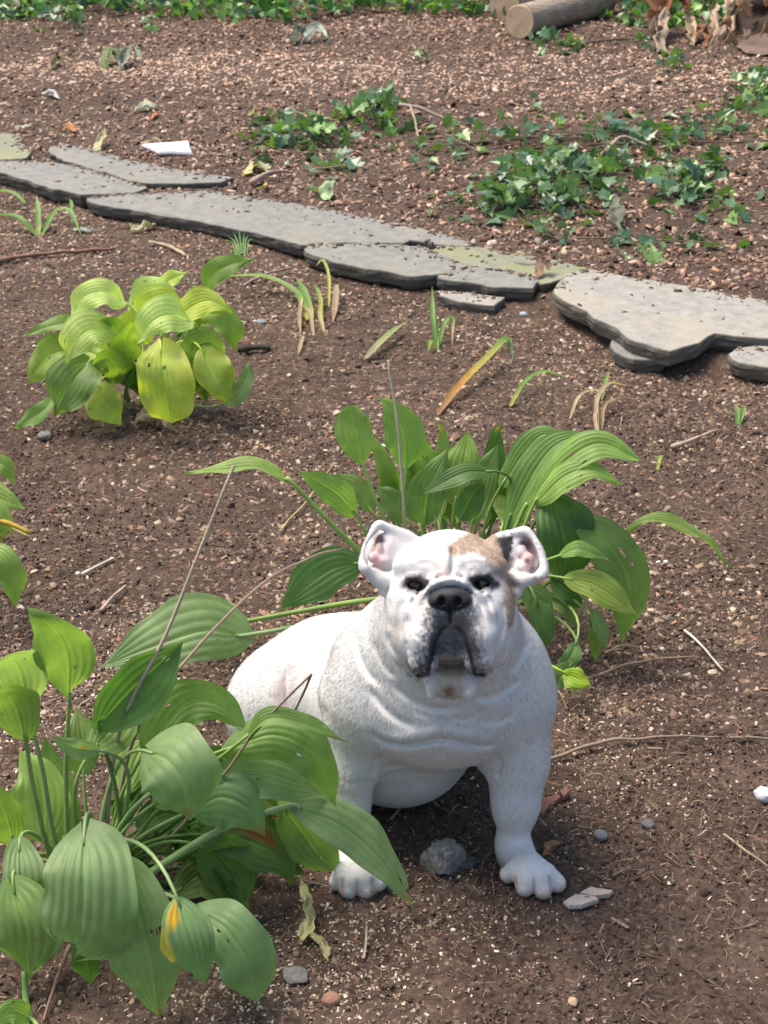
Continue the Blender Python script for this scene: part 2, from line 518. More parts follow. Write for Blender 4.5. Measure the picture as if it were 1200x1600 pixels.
def build_mulch():
    rnd = np.random.RandomState(11)
    # coarse bark mulch behind the path; dappled sun painted in as paler chips
    def d_far(u, v, x, y):
        front = np.interp(x, PATH_LINE[:, 0], PATH_LINE[:, 1])
        return smoothstep(.02, .25, y - front) * (.55 + .45 * smoothstep(-.5, .4, vnoise(np.stack([x, y], 1), 1.7, 31)))
    p = scatter(rnd, 88000, 3.7, 11.0, d_far)
    sun_band = smoothstep(.0, .6, vnoise(np.stack([p[:, 0] * .5, p[:, 1] * 1.6], 1), 1.0, 44)) * 0 + blobf(*to_uv(p), 330, 112, 420, 26) + .5 * blobf(*to_uv(p), 900, 120, 260, 30)
    fm = rnd.uniform(0, 1, len(p)) < np.clip(sun_band * 1.1, 0, .9)
    lay('bark_mulch', rnd, p[~fm], .008, .046, (.22, .6), (.3, .7), PAL_BARK, (6, 5, 2.6, 5, 2.5, .8, 1.2), .5)
    lay('sunlit_tint_mulch', rnd, p[fm], .010, .044, (.25, .55), (.3, .6), [(.64, .45, .335), (.54, .365, .265), (.42, .28, .205)], (3, 4, 3))
    # compost on the near side of the path
    def d_mid(u, v, x, y):
        front = np.interp(x, PATH_LINE[:, 0], PATH_LINE[:, 1])
        return (.30 + .70 * smoothstep(-.45, .45, fbm(np.stack([x, y], 1), 2.3, 2, 51))) * smoothstep(.1, -.05, y - front)
    p = scatter(rnd, 90000, 2.2, 5.9, d_mid)
    lay('compost_chips', rnd, p, .003, .026, (.25, .8), (.4, .8), PAL_FINE, (6, 5, 1.3, 5, .2, 1.2, .5), .35, ROOF)
    # pale slivers close to the camera, thick at the lower middle and on the left
    def d_near(u, v, x, y):
        d = .10 + .95 * blobf(u, v, 480, 1560, 200, 130) + .7 * blobf(u, v, 130, 1090, 230, 180) + .55 * blobf(u, v, 930, 1190, 130, 90) + .5 * blobf(u, v, 1120, 780, 200, 160) + .4 * blobf(u, v, 330, 850, 200, 130)
        d = d + .45 * blobf(u, v, 600, 1420, 230, 60)
        return np.clip(d * (.45 + .55 * smoothstep(-.3, .4, fbm(np.stack([x, y], 1), 7, 2, 61))), 0, 1)
    p = scatter(rnd, 95000, 1.2, 2.6, d_near, .18)
    lay('wood_slivers', rnd, p, .002, .0125, (.22, .8), (.3, .7), PAL_FINE + [(.62, .55, .46)], (6, 5, 4, 4, 2.2, .8, .8, .6), .5, ROOF)
    # dark crumbs and clods
    p = scatter(rnd, 30000, 1.2, 3.6, lambda u, v, x, y: .2 + .8 * smoothstep(-.3, .5, fbm(np.stack([x, y], 1), 4, 2, 71)), .18)
    lay('soil_crumbs', rnd, p, .003, .016, (.6, 1.0), (.6, 1.0), [(.055, .037, .028), (.085, .058, .045), (.135, .095, .072), (.19, .135, .105)], (3, 4, 4, 2), .6, CRUMB)
    # bigger clods of earth
    p = scatter(rnd, 800, 1.25, 5.2, lambda u, v, x, y: (.25 + .75 * smoothstep(-.1, .5, fbm(np.stack([x, y], 1), 3, 2, 81))) * (((x - .09) / .2) ** 2 + ((y - 1.8) / .16) ** 2 > 1), .15)
    bm = bmesh.new(); bmesh.ops.create_icosphere(bm, subdivisions=2, radius=.5)
    cv = np.array([q.co[:] for q in bm.verts]); cf = [[q.index for q in f.verts] for f in bm.faces]; bm.free()
    cv = cv * (1 + .30 * fbm(cv * 2, 1.6, 3, 4))[:, None]
    lay('soil_clods', rnd, p, .008, .036, (.6, 1.0), (.5, .8), [(.060, .041, .031), (.085, .058, .044), (.12, .085, .065)], (4, 4, 2), .8, (cv, cf), -.1)
    # shredded bark matted into the soil
    p = scatter(rnd, 46000, 1.2, 5.6, lambda u, v, x, y: np.clip(.30 + .7 * smoothstep(-.3, .5, fbm(np.stack([x, y], 1), 2.6, 2, 91)) - .5 * blobf(u, v, 900, 1540, 260, 90), 0, 1) * smoothstep(.1, -.05, y - np.interp(x, PATH_LINE[:, 0], PATH_LINE[:, 1])), .18)
    lay('shredded_bark', rnd, p, .008, .048, (.07, .22), (.4, .9), [(.055, .036, .027), (.095, .064, .048), (.155, .105, .078), (.23, .16, .115), (.20, .105, .07)], (4, 5, 4, 2, 1), .22, ROOF, .1)
    # fine roots and dead grass
    def d_root(u, v, x, y):
        return np.clip(.24 + .9 * blobf(u, v, 960, 1060, 150, 70) + .5 * blobf(u, v, 1050, 1300, 190, 170) + .35 * blobf(u, v, 780, 1230, 90, 60) + .25 * blobf(u, v, 330, 650, 200, 90) + .2 * blobf(u, v, 1000, 640, 150, 60), 0, 1)
    p = scatter(rnd, 34000, 1.3, 4.8, d_root, .2)
    n = len(p); k = 5
    L = .012 + .055 * rnd.beta(1.3, 3, n); a = rnd.uniform(0, 6.28, n); bend = rnd.normal(0, .9, n)
    V = []; F = []; C = []
    cols = pick(rnd, n, [(.20, .135, .09), (.30, .21, .14), (.14, .095, .07), (.42, .34, .25)], (4, 3, 3, 1))
    t = np.linspace(-.5, .5, k)
    ang = a[:, None] + bend[:, None] * t[None]
    dx = np.cumsum(np.cos(ang), 1) / k * L[:, None]; dy = np.cumsum(np.sin(ang), 1) / k * L[:, None]
    zz = .0015 + rnd.uniform(0, .012, (n, 1)) * (1 - (2 * t[None]) ** 2) + rnd.uniform(-.003, .003, (n, k))
    ctr = np.stack([p[:, :1] + dx, p[:, 1:2] + dy, p[:, 2:3] + zz], 2)
    r = (.0006 + .0009 * rnd.beta(1, 3, n))[:, None] * (1 - .5 * np.abs(2 * t[None]) ** 2)
    nx_, ny_ = -np.sin(ang), np.cos(ang)
    ring = []
    for q in (0, 2.094, 4.189):
        ring.append(np.stack([ctr[..., 0] + nx_ * np.cos(q) * r, ctr[..., 1] + ny_ * np.cos(q) * r, ctr[..., 2] + np.sin(q) * r], 2))
    V = np.stack(ring, 2).reshape(-1, 3)
    base = np.arange(n)[:, None, None] * (k * 3) + (np.arange(k - 1) * 3)[None, :, None]
    F = np.concatenate([np.stack([base + i, base + (i + 1) % 3, base + 3 + (i + 1) % 3, base + 3 + i], -1) for i in range(3)], 2).reshape(-1, 4)
    o = link('fine_roots', mesh_from('fine_roots', V, F, [CHIP_M], True, None, np.repeat(cols, k * 3, 0)))
    tag(o, kind='stuff')
build_mulch()
# ------------------------------------------------------------------ the dog
# One continuous body grown from a distance field of overlapping muscles, folds and wrinkles.
def grow_coat(root, V, Q, L, mask, col, A, O, fz, n=230000):
    """short hairs lying along the body"""
    rnd = np.random.RandomState(4)
    a, b, c, d_ = (V[Q[:, k]] for k in range(4))
    fn = np.cross(c - a, d_ - b); area = np.linalg.norm(fn, axis=1); fn = -fn / (area[:, None] + 1e-12)
    ctr = (a + b + c + d_) / 4
    if np.mean(np.sum(fn * (ctr - np.array((0.06, 1.98, .22))), 1)) < 0: fn = -fn
    vn = np.zeros_like(V)
    for k in range(4): np.add.at(vn, Q[:, k], fn * area[:, None])
    vn /= np.linalg.norm(vn, axis=1)[:, None] + 1e-12
    Lc = L[Q].mean(1); head = (Lc[:, 2] > -150) & (np.abs(Lc[:, 0]) < 165) & (Lc[:, 1] > -150)
    m = mask[Q].min(1) * (V[Q][:, :, 2].min(1) > .004)
    wgt = area * m * np.where(head, 2.2, 1.0)
    f = rnd.choice(len(Q), n, p=wgt / wgt.sum())
    r1, r2 = rnd.uniform(0, 1, (2, n, 1))
    p = (a[f] * (1 - r1) + b[f] * r1) * (1 - r2) + (d_[f] * (1 - r1) + c[f] * r1) * r2
    w4 = np.stack([(1 - r1) * (1 - r2), r1 * (1 - r2), r1 * r2, (1 - r1) * r2], 1)
    N = np.sum(vn[Q[f]] * w4, 1); N /= np.linalg.norm(N, axis=1)[:, None] + 1e-12
    C = np.sum(col[Q[f]] * w4, 1)
    hd = head[f]; l = Lc[f]
    # lie of the hair: back and down on the body, away from the nose on the head
    flow = np.tile(np.array((-.25, .35, -.9)), (n, 1)); flow[:, 0] += np.where(p[:, 0] < -.02, -.35, .1)
    radial = (p - (O - fz * .02)); radial -= 0
    flow = np.where(hd[:, None], radial + .02 * np.array((0, 0, -1)), flow)
    flow += .06 * np.stack([vnoise(p, 16, 60 + k) for k in range(3)], 1) * np.linalg.norm(flow, axis=1)[:, None]
    flow -= N * np.sum(flow * N, 1)[:, None]; flow /= np.linalg.norm(flow, axis=1)[:, None] + 1e-9
    face = hd & (l[:, 2] > -80)
    ln = np.where(face, .0045, np.where(hd, np.where(np.abs(l[:, 0]) > 92, .0026, .0055), .0090)) * rnd.uniform(.6, 1.25, n)
    ln = np.where(p[:, 2] < .075, .0050 * rnd.uniform(.6, 1.2, n), np.where((p[:, 2] < .2) & (p[:, 1] < 1.9), np.minimum(ln, .0090), ln))
    lift = np.where(face, .18, np.where(p[:, 2] < .2, .18, .15)) + rnd.normal(0, .04, n)
    D1 = flow * np.cos(lift)[:, None] + N * np.sin(lift)[:, None] + rnd.normal(0, .04, (n, 3))
    D2 = flow * .99 + N * .02 + rnd.normal(0, .08, (n, 3))
    p0 = p - N * .0004
    p1 = p0 + D1 * (ln * .5)[:, None]; p2 = p1 + D2 * (ln * .5)[:, None]
    cu = bpy.data.hair_curves.new('coat')
    cu.add_curves([3] * n)
    cu.attributes['position'].data.foreach_set('vector', np.stack([p0, p1, p2], 1).astype(np.float32).ravel())
    at = cu.attributes.new('radius', 'FLOAT', 'POINT')
    base = np.where(hd, .00013, .00016)
    at.data.foreach_set('value', np.stack([base, base * .8, base * .15], 1).astype(np.float32).ravel())
    ca = cu.attributes.new('col', 'FLOAT_COLOR', 'CURVE')
    cc = np.ones((n, 4), np.float32); cc[:, :3] = np.clip(C * 1.03 * rnd.uniform(.93, 1.06, (n, 1)), .008, .88)
    ca.data.foreach_set('color', cc.ravel())
    M = Mat('coat_hair'); M.base(M.attr('col')); M.rough(.55); M.b.inputs['Specular IOR Level'].default_value = .2
    cu.materials.append(M.m)
    o = link('coat', cu, root); tag(o, kind='stuff')
    return o

def build_dog():
    VOX = 0.00235
    lo = np.array((-0.30, 1.66, -0.012)); hi = np.array((0.34, 2.34, 0.63))
    xs, ys, zs = [np.arange(lo[i], hi[i], VOX, dtype=np.float32) for i in range(3)]
    D = np.full((len(xs), len(ys), len(zs)), 0.5, np.float32)

    def box(c, r):
        s = []
        for i, g in enumerate((xs, ys, zs)):
            a = np.searchsorted(g, c[i] - r[i]); b = np.searchsorted(g, c[i] + r[i])
            s.append(slice(max(a, 0), max(b, 0)))
        return tuple(s)

    def pts(s):
        return xs[s[0]][:, None, None], ys[s[1]][None, :, None], zs[s[2]][None, None, :]

    def smin(a, b, k):
        h = np.maximum(k - np.abs(a - b), 0) / k
        return np.minimum(a, b) - h * h * k * 0.25

    def add(s, d, k):
        D[s] = smin(D[s], d, k)

    def cut(s, d, k):
        D[s] = -smin(-D[s], d, k)

    def d_ell(s, c, r, R=None):
        X, Y, Z = pts(s); X, Y, Z = X - c[0], Y - c[1], Z - c[2]
        if R is not None:
            X, Y, Z = (R[0, 0] * X + R[0, 1] * Y + R[0, 2] * Z, R[1, 0] * X + R[1, 1] * Y + R[1, 2] * Z,
                       R[2, 0] * X + R[2, 1] * Y + R[2, 2] * Z)
        k0 = np.sqrt((X / r[0]) ** 2 + (Y / r[1]) ** 2 + (Z / r[2]) ** 2)
        k1 = np.sqrt((X / r[0] ** 2) ** 2 + (Y / r[1] ** 2) ** 2 + (Z / r[2] ** 2) ** 2) + 1e-6
        return (k0 * (k0 - 1) / k1).astype(np.float32)

    def d_cone(s, a, b, ra, rb):
        X, Y, Z = pts(s)
        ab = b - a; L = float(ab @ ab) + 1e-12
        t = np.clip(((X - a[0]) * ab[0] + (Y - a[1]) * ab[1] + (Z - a[2]) * ab[2]) / L, 0, 1)
        return (np.sqrt((X - a[0] - t * ab[0]) ** 2 + (Y - a[1] - t * ab[1]) ** 2 + (Z - a[2] - t * ab[2]) ** 2)
                - (ra + (rb - ra) * t)).astype(np.float32)

    def ell(c, r, k=0.02, R=None, op=add):
        m = np.full(3, max(r) + k + 0.004)
        s = box(c, m); op(s, d_ell(s, c, r, R), k)

    def cone(a, b, ra, rb, k=0.02, op=add):
        a, b = np.asarray(a), np.asarray(b)
        c = (a + b) / 2; m = np.abs(b - a) / 2 + max(ra, rb) + k + 0.004
        s = box(c, m); op(s, d_cone(s, a, b, ra, rb), k)

    def chain(pp, rr, k=0.012, op=add):
        for i in range(len(pp) - 1):
            cone(pp[i], pp[i + 1], rr[i], rr[i + 1], k, op)

    # --- the head's own axes: x to the dog's left (picture right), y up the face, z out of the face
    O = P(703, 937, 1.73)
    fz = -ray(703, 937); fz /= np.linalg.norm(fz)
    fx = np.array((1.0, 0, 0)); fx = fx - fz * (fx @ fz); fx /= np.linalg.norm(fx)
    fy = np.cross(fz, fx)
    U = 1.0 / scale_at(O)
    A = np.stack([fx, fy, fz])
    def H(x, y, z):
        q = 1 - z * 0.00043          # things farther back look smaller, so they are a little larger
        return O + (fx * x * q + fy * y * q + fz * z) * U
    def rot(ax, deg):
        return np.array(Matrix.Rotation(math.radians(deg), 3, ax))
    def hell(x, y, z, rx, ry, rz, k=10, op=add, R=None):
        ell(H(x, y, z), np.array((rx, ry, rz)) * U, k * U, (R @ A) if R is not None else A, op)
    def hchain(p, r, k=8, op=add):
        chain([H(*q) for q in p], [x * U for x in r], k * U, op)
    def B(u, v, Y, px):
        p = P(u, v, Y); return p, px / scale_at(p)

    # --- trunk, rump, chest, neck
    def bcone(a, b, k):
        (pa, ra), (pb, rb) = B(*a), B(*b); cone(pa, pb, ra, rb, k)
    bcone((650, 1072, 2.02, 126), (525, 1086, 2.06, 116), 0.05)      # trunk to rump
    bcone((525, 1086, 2.06, 114), (460, 1108, 2.085, 108), 0.05)
    p, r = B(622, 1142, 2.015, 121); ell(p, np.array((1.0, 0.95, 1.0)) * r, 0.04)        # belly
    p, r = B(688, 1070, 1.93, 150); ell(p, np.array((1.0, 0.92, 0.72)) * r, 0.05)        # chest
    p, r = B(690, 1102, 1.865, 108); ell(p, np.array((1.02, 0.72, 0.56)) * r, 0.035)       # breast
    cone(H(0, -25, -165), P(688, 1040, 1.95), 112 * U, 0.150, 0.05)                        # neck
    for (u, v, Y, px, s) in ((585, 1065, 1.925, 78, -1), (787, 1068, 1.925, 76, 1)):
        p, r = B(u, v, Y, px); ell(p, np.array((0.9, 1.0, 1.25)) * r, 0.045)             # shoulders
    # fore legs: shoulder > elbow > wrist
    bcone((572, 1105, 1.905, 64), (547, 1205, 1.875, 33), 0.045)
    bcone((547, 1205, 1.875, 32), (545, 1265, 1.85, 26), 0.04)
    bcone((545, 1265, 1.85, 26), (552, 1345, 1.832, 25), 0.03)
    bcone((797, 1105, 1.905, 62), (809, 1190, 1.875, 41), 0.045)
    bcone((809, 1190, 1.875, 41), (806, 1255, 1.85, 32), 0.04)
    bcone((806, 1255, 1.85, 31), (801, 1318, 1.838, 23), 0.03)
    bcone((801, 1318, 1.838, 23), (806, 1345, 1.835, 25), 0.02)
    # fore paws with four toes each
    def paw(centre, wrist, toes, pr, tr):
        c = G(*centre, z=0.030); w = P(*wrist)
        cone(w, c, 25 / scale_at(w), pr, 0.018)
        cz = c.copy()
        for (u, v, rr) in toes:
            t = G(u, v, 0.017)
            d = t - cz; m = cz + d * 0.60; m[2] = 0.030
            cone(cz + np.array((0, 0, -.004)), m, tr * 0.9, tr * rr, 0.014)
            cone(m, t, tr * rr * 1.06, tr * rr * 0.96, 0.005)
    paw((828, 1360), (806, 1335, 1.835), ((794, 1366, .95), (820, 1385, 1.1), (848, 1389, 1.1), (870, 1380, 1.0)), 0.028, 0.0150)
    paw((553, 1362), (553, 1335, 1.832), ((527, 1378, .95), (545, 1388, 1.1), (571, 1388, 1.1), (590, 1379, 1.0)), 0.030, 0.0150)
    # hind legs folded beside the rump
    p, r = B(425, 1105, 2.005, 76); ell(p, np.array((0.95, 1.05, 1.05)) * r, 0.035)
    bcone((425, 1110, 2.0, 58), (492, 1168, 1.94, 36), 0.03)
    bcone((492, 1168, 1.94, 34), (440, 1225, 2.0, 24), 0.02)
    a = G(440, 1225, .022); b = G(500, 1250, .02); cone(a, b, .022, .024, .02)
    p, r = B(690, 1125, 2.14, 80); ell(p, np.array((0.9, 1.0, 1.0)) * r, 0.035)
    # armpit folds
    p, r = B(607, 1188, 1.885, 19); ell(p, np.array((1.35, .9, .8)) * r, 0.014)
    p, r = B(770, 1186, 1.885, 19); ell(p, np.array((1.1, .9, 1.2)) * r, 0.014)

    # --- head
    hell(0, 14, -128, 103, 101, 92, 20)                        # cranium
    for s in (-1, 1):
        hell(s * 66, -44, -100, 37, 68, 62, 26)                # cheeks
        hell(s * 50, 54, -66, 40, 22, 22, 28)                  # brows
        hell(s * 68, -2, -66, 28, 30, 26, 24)                   # cheek bones
    hell(-2, -40, -54, 58, 56, 46, 22)                         # muzzle
    hchain([(-24, -22, -34), (-40, -60, -34), (-41, -92, -40)], [30, 29, 25], 9)      # flews
    hchain([(22, -22, -34), (41, -58, -34), (44, -90, -40)], [30, 29, 25], 9)
    hell(2, -76, -49, 26, 21, 27, 7)                           # chin
    hell(1, -60, -42, 19, 15, 22, 8)                           # lower lip
    hell(0, -122, -100, 44, 34, 42, 14)                         # throat
    hell(-27, -128, -76, 14, 28, 18, 8); hell(29, -128, -78, 14, 30, 18, 8); hell(2, -122, -80, 17, 22, 16, 8)
    # rope of loose skin over the nose and down both sides
    hchain([(-60, -52, -40), (-57, -22, -36), (-47, 6, -34), (-26, 25, -30), (0, 31, -28), (26, 27, -30), (47, 8, -34), (60, -20, -36), (64, -50, -40)],
           [7, 9, 9, 8, 7, 8, 9, 9, 7], 14)
    # second fold farther out on the cheeks
    hchain([(-76, -60, -66), (-76, -25, -60), (-66, 0, -56)], [6, 8, 6], 22)
    hchain([(80, -62, -66), (79, -25, -60), (68, 0, -56)], [6, 8, 6], 22)
    # nose
    hell(0, 3, -12, 32, 17, 17, 7)
    for s in (-1, 1):
        hell(s * 19, -3, -8, 15, 12, 12, 5)
        hell(s * 12.5, -3, 3, 6.2, 7.5, 13, 3, cut)
        hchain([(s * 13, -6, 4), (s * 20, -10, 2), (s * 28, -11, -3)], [3.6, 2.8, 1.8], 3, cut)
    # eye sockets and lids
    for (ex, ey) in ((-55, 24), (51, 27)):
        hell(ex, ey - 1, -34, 16, 12, 17, 10, cut)
        hchain([(ex - 19, ey + 1, -47), (ex - 8, ey + 11, -39), (ex + 6, ey + 11, -38), (ex + 19, ey - 1, -45)], [3, 4, 4, 3], 9)
        hchain([(ex - 17, ey - 4, -48), (ex - 4, ey - 12.5, -42), (ex + 8, ey - 12, -41), (ex + 18, ey - 3, -46)], [3, 3.2, 3.2, 3], 6)
    # ears: a cupped flap with a rolled rim, pink folds inside
    for s, ec, er, ang, oc, orad, rim, low, lumps in (
        (-1, (-104, 72, -101), (27, 36, 17), 22, (-117, 77, -78), (16, 30, 30),
         [(-56, 93, -108), (-80, 105, -101), (-104, 116, -94), (-113, 117, -91), (-121, 106, -88), (-128, 88, -82), (-134, 68, -75), (-136, 54, -67), (-131, 47, -62)],
         [(-130, 49, -72), (-118, 37, -82), (-106, 30, -86), (-92, 32, -92)],
         [(-119, 66, -84, 10, 9, 11), (-110, 79, -90, 7, 12, 11), (-106, 60, -86, 11, 9, 10)]),
        (1, (114, 68, -101), (28, 34, 17), -20, (121, 68, -78), (16, 31, 30),
         [(68, 89, -108), (90, 99, -101), (111, 107, -94), (120, 107, -91), (130, 96, -88), (140, 78, -81), (146, 56, -73), (146, 42, -65), (140, 36, -61)],
         [(138, 42, -72), (128, 36, -80), (113, 31, -86), (98, 34, -92)],
         [(122, 62, -86, 10, 12, 11), (114, 76, -90, 7, 10, 10), (113, 50, -86, 12, 9, 10)])):
        tilt = rot('Z', ang) @ rot('Y', 14 * s)
        hell(*ec, *er, 14, add, tilt)
        rp = curve_pts(rim, 26)
        hchain([tuple(q) for q in rp], list(np.interp(np.linspace(0, 1, 26), [0, .25, .5, .8, 1], [8, 4.2, 3.2, 4.6, 3.6])), 8)
        hchain([tuple(q) for q in curve_pts(low, 10)], [5, 6, 7, 8, 8, 9, 9, 9, 9, 9], 10)
        hell(s * 82, 80, -106, 26, 20, 16, 16)
        hell(*oc, *orad, 5, cut, tilt)
        hell(oc[0] - s * 2, oc[1], -119, 25, 35, 8, 8, add, tilt)
        for q in lumps: hell(*q, 6)
    hchain([(112, 30, -92), (103, 12, -90), (99, -2, -92)], [9, 8, 6], 8)    # loose skin below the right ear
    hchain([(-108, 30, -92), (-104, 10, -92)], [9, 6], 8)

    # --- wrinkles: grooves (positive depth) and soft ridges (negative) along lines on the near surface
    def line_dist(u, v, poly, want_t=False):
        best = np.full(u.shape, 1e9, np.float32); par = np.zeros(u.shape, np.float32)
        seg = [math.hypot(b[0] - a[0], b[1] - a[1]) for a, b in zip(poly[:-1], poly[1:])]
        tot = sum(seg) + 1e-9; run = 0.0
        for (ax, ay), (bx, by), L_ in zip(poly[:-1], poly[1:], seg):
            dx, dy = bx - ax, by - ay
            t = np.clip(((u - ax) * dx + (v - ay) * dy) / (dx * dx + dy * dy + 1e-9), 0, 1)
            d_ = (u - ax - t * dx) ** 2 + (v - ay - t * dy) ** 2
            m_ = d_ < best
            best = np.where(m_, d_, best)
            if want_t: par = np.where(m_, (run + t * L_) / tot, par)
            run += L_
        return (np.sqrt(best), par) if want_t else np.sqrt(best)
    def wrinkle(poly, w, dep, Y0, Y1, keep=False):
        poly = [tuple(q) for q in curve_pts([(a_, b_, 0) for a_, b_ in poly], 14)[:, :2]]
        us = [p[0] for p in poly]; vs = [p[1] for p in poly]; m = w * 2.6
        cs = np.array([P(u, v, Y) for u in (min(us) - m, max(us) + m) for v in (min(vs) - m, max(vs) + m) for Y in (Y0, Y1)])
        s = box((cs.min(0) + cs.max(0)) / 2, (cs.max(0) - cs.min(0)) / 2)
        X, Y, Z = pts(s)
        dd = Y * CP + (CAM_H - Z) * SP
        u = 600 + FPX * X / dd; v = 800 + FPX * ((CAM_H - Z) * CP - Y * SP) / dd + 0 * X
        u = u + 0 * v
        ld, tt = line_dist(u, v, poly, True)
        g = np.exp(-(ld / w) ** 2) * smoothstep(Y1, Y1 - 0.03, Y + 0 * X + 0 * Z)
        g = g * np.clip(np.sin(np.pi * np.clip(tt, .0, 1)) * 1.8, 0.12 if keep else 0, 1)
        D[s] += (g * dep).astype(np.float32)
    F0, F1 = 1.66, 1.84
    mm = 0.001
    for poly, w, dep in (
        # forehead furrow, brow folds
        ([(706, 852), (708, 868), (706, 888), (701, 902)], 4.0, 6.0), ([(716, 846), (719, 866), (716, 890)], 6, -2.0),
        ([(697, 850), (698, 870), (694, 890)], 6, -2.0),
        ([(640, 872), (662, 866), (684, 872), (696, 888)], 4.5, 2.6), ([(650, 882), (672, 880), (690, 896)], 4, 2.0),
        ([(716, 872), (735, 866), (760, 872), (778, 886)], 4.5, 2.4), ([(722, 884), (745, 880), (772, 890)], 4, 1.6),
        ([(652, 858), (676, 856), (696, 862)], 5, 1.2), ([(706, 862), (730, 856), (752, 862)], 4, 1.4),
        # outer edge of the rope
        ([(640, 1010), (638, 980), (643, 945), (660, 918), (684, 902), (703, 899), (726, 903), (748, 918), (764, 945), (774, 985)], 3.4, 3.4),
        # inner edge
        ([(655, 975), (660, 945), (672, 925), (690, 913), (704, 911), (720, 914), (738, 927), (752, 950), (757, 975)], 2.6, 2.2),
        ([(628, 935), (624, 965), (628, 1000)], 4, 2.0), ([(784, 940), (788, 970), (782, 1000)], 4, 2.0),
        # flew wrinkles
        ([(646, 990), (656, 1000), (654, 1020)], 3, 1.4), ([(660, 968), (664, 990), (662, 1010)], 3, 1.2),
        ([(752, 985), (754, 1005), (750, 1025)], 3, 1.2), ([(742, 965), (744, 990)], 3, 1.0), ([(634, 1000), (640, 1020)], 3, 1.2),
        # philtrum and mouth
        ([(703, 948), (703.5, 962), (704, 980)], 2.4, 4.5),
        ([(704, 979), (693, 983), (684, 996), (676, 1020), (671, 1052)], 2.4, 2.8),
        ([(704, 979), (716, 983), (726, 996), (734, 1020), (739, 1052)], 2.4, 2.8),
        # edge of the nose pad
        ([(664, 940), (668, 928), (680, 919), (703, 916), (726, 919), (738, 929), (741, 940)], 2.4, 2.2),
        ([(741, 940), (726, 950), (703, 955), (680, 950), (664, 940)], 2.4, 2.0),
        # cheeks to neck
        ([(604, 985), (612, 1010), (626, 1032), (640, 1052)], 5, 3.5), ([(798, 985), (792, 1010), (780, 1032), (768, 1050)], 5, 3.5),
        ([(612, 935), (608, 960), (611, 985)], 4, 1.2),
        ([(660, 1072), (672, 1085), (690, 1090)], 3.5, 1.6), ([(720, 1086), (734, 1074), (740, 1058)], 3.5, 1.6), ([(680, 1024), (692, 1036), (705, 1039), (718, 1036), (730, 1024)], 4, 2.2),
    ):
        wrinkle(poly, w, dep * mm, F0, F1 + 0.06)
    for poly, w, dep in (
        # breast: crease over the belly, neck folds, shoulder lines
        ([(572, 1140), (600, 1158), (632, 1164), (660, 1160), (690, 1155), (720, 1160), (752, 1166), (782, 1160)], 5, 8.0),
        ([(590, 1146), (620, 1154), (655, 1148), (690, 1143), (730, 1150), (765, 1152)], 9, -3.0),
        ([(690, 1130), (691, 1160), (690, 1185)], 4, 2.0),
        ([(612, 1060), (628, 1082), (655, 1100), (690, 1108), (720, 1104)], 6, 3.5),
        ([(575, 1070), (595, 1100), (620, 1122), (650, 1136)], 7, 4.0),
        ([(742, 1088), (764, 1090), (790, 1078), (815, 1058)], 6, 3.2), ([(738, 1096), (762, 1104), (800, 1098)], 8, -2.2),
        ([(556, 985), (560, 1020), (575, 1050), (596, 1075)], 7, 3.5), ([(520, 1000), (512, 1040), (508, 1090), (510, 1140)], 8, 3.5),
        ([(585, 1000), (598, 1035), (622, 1062)], 6, 2.5), ([(822, 1000), (812, 1030), (795, 1052)], 6, 2.5),
        ([(745, 1125), (775, 1128), (805, 1115)], 7, 2.4), ([(600, 1180), (585, 1190), (578, 1215)], 6, 4.0), ([(776, 1176), (782, 1196), (778, 1218)], 5, 4.0),
        ([(560, 1225), (600, 1232), (650, 1225), (700, 1220)], 10, 1.6), ([(640, 1095), (652, 1112), (676, 1122)], 5, 1.6),
        ([(705, 1118), (722, 1124), (742, 1118)], 5, 1.6),
    ):
        wrinkle(poly, w, dep * 1.05 * mm, 1.70, 1.99)
    for poly, w, dep in (
        ([(807, 1372), (806, 1398)], 2.6, 0.9), ([(834, 1374), (834, 1404)], 2.6, 0.9), ([(858, 1372), (862, 1400)], 2.6, 0.9), ([(536, 1374), (535, 1399)], 2.6, 0.9), ([(558, 1376), (558, 1404)], 2.6, 0.9), ([(581, 1374), (582, 1400)], 2.6, 0.9),
        ([(452, 1035), (448, 1070), (452, 1105), (470, 1130)], 9, 7.0), ([(430, 1050), (428, 1090)], 9, -2.0),
        ([(400, 1000), (420, 1030)], 12, 1.5),
    ):
        wrinkle(poly, w, dep * mm, 1.70, 2.12)

    # --- surface nets
    ins = D < 0
    c = [ins[i:ins.shape[0] - 1 + i, j:ins.shape[1] - 1 + j, k:ins.shape[2] - 1 + k] for i in (0, 1) for j in (0, 1) for k in (0, 1)]
    cnt = sum(q.astype(np.int8) for q in c)
    act = (cnt > 0) & (cnt < 8)
    idx = np.argwhere(act)
    vid = np.full(act.shape, -1, np.int32); vid[act] = np.arange(len(idx))
    acc = np.zeros((len(idx), 3)); wt = np.zeros(len(idx))
    I, J, K = idx.T
    for (a, b) in [((0,0,0),(1,0,0)), ((0,1,0),(1,1,0)), ((0,0,1),(1,0,1)), ((0,1,1),(1,1,1)),
                   ((0,0,0),(0,1,0)), ((1,0,0),(1,1,0)), ((0,0,1),(0,1,1)), ((1,0,1),(1,1,1)),
                   ((0,0,0),(0,0,1)), ((1,0,0),(1,0,1)), ((0,1,0),(0,1,1)), ((1,1,0),(1,1,1))]:
        va = D[I + a[0], J + a[1], K + a[2]]; vb = D[I + b[0], J + b[1], K + b[2]]
        m = (va < 0) != (vb < 0)
        t = np.where(m, va / np.where(m, va - vb, 1), 0)
        for ax in range(3):
            acc[:, ax] += np.where(m, a[ax] + (b[ax] - a[ax]) * t, 0)
        wt += m
    V = lo + (idx + acc / wt[:, None]) * VOX
    quads = []
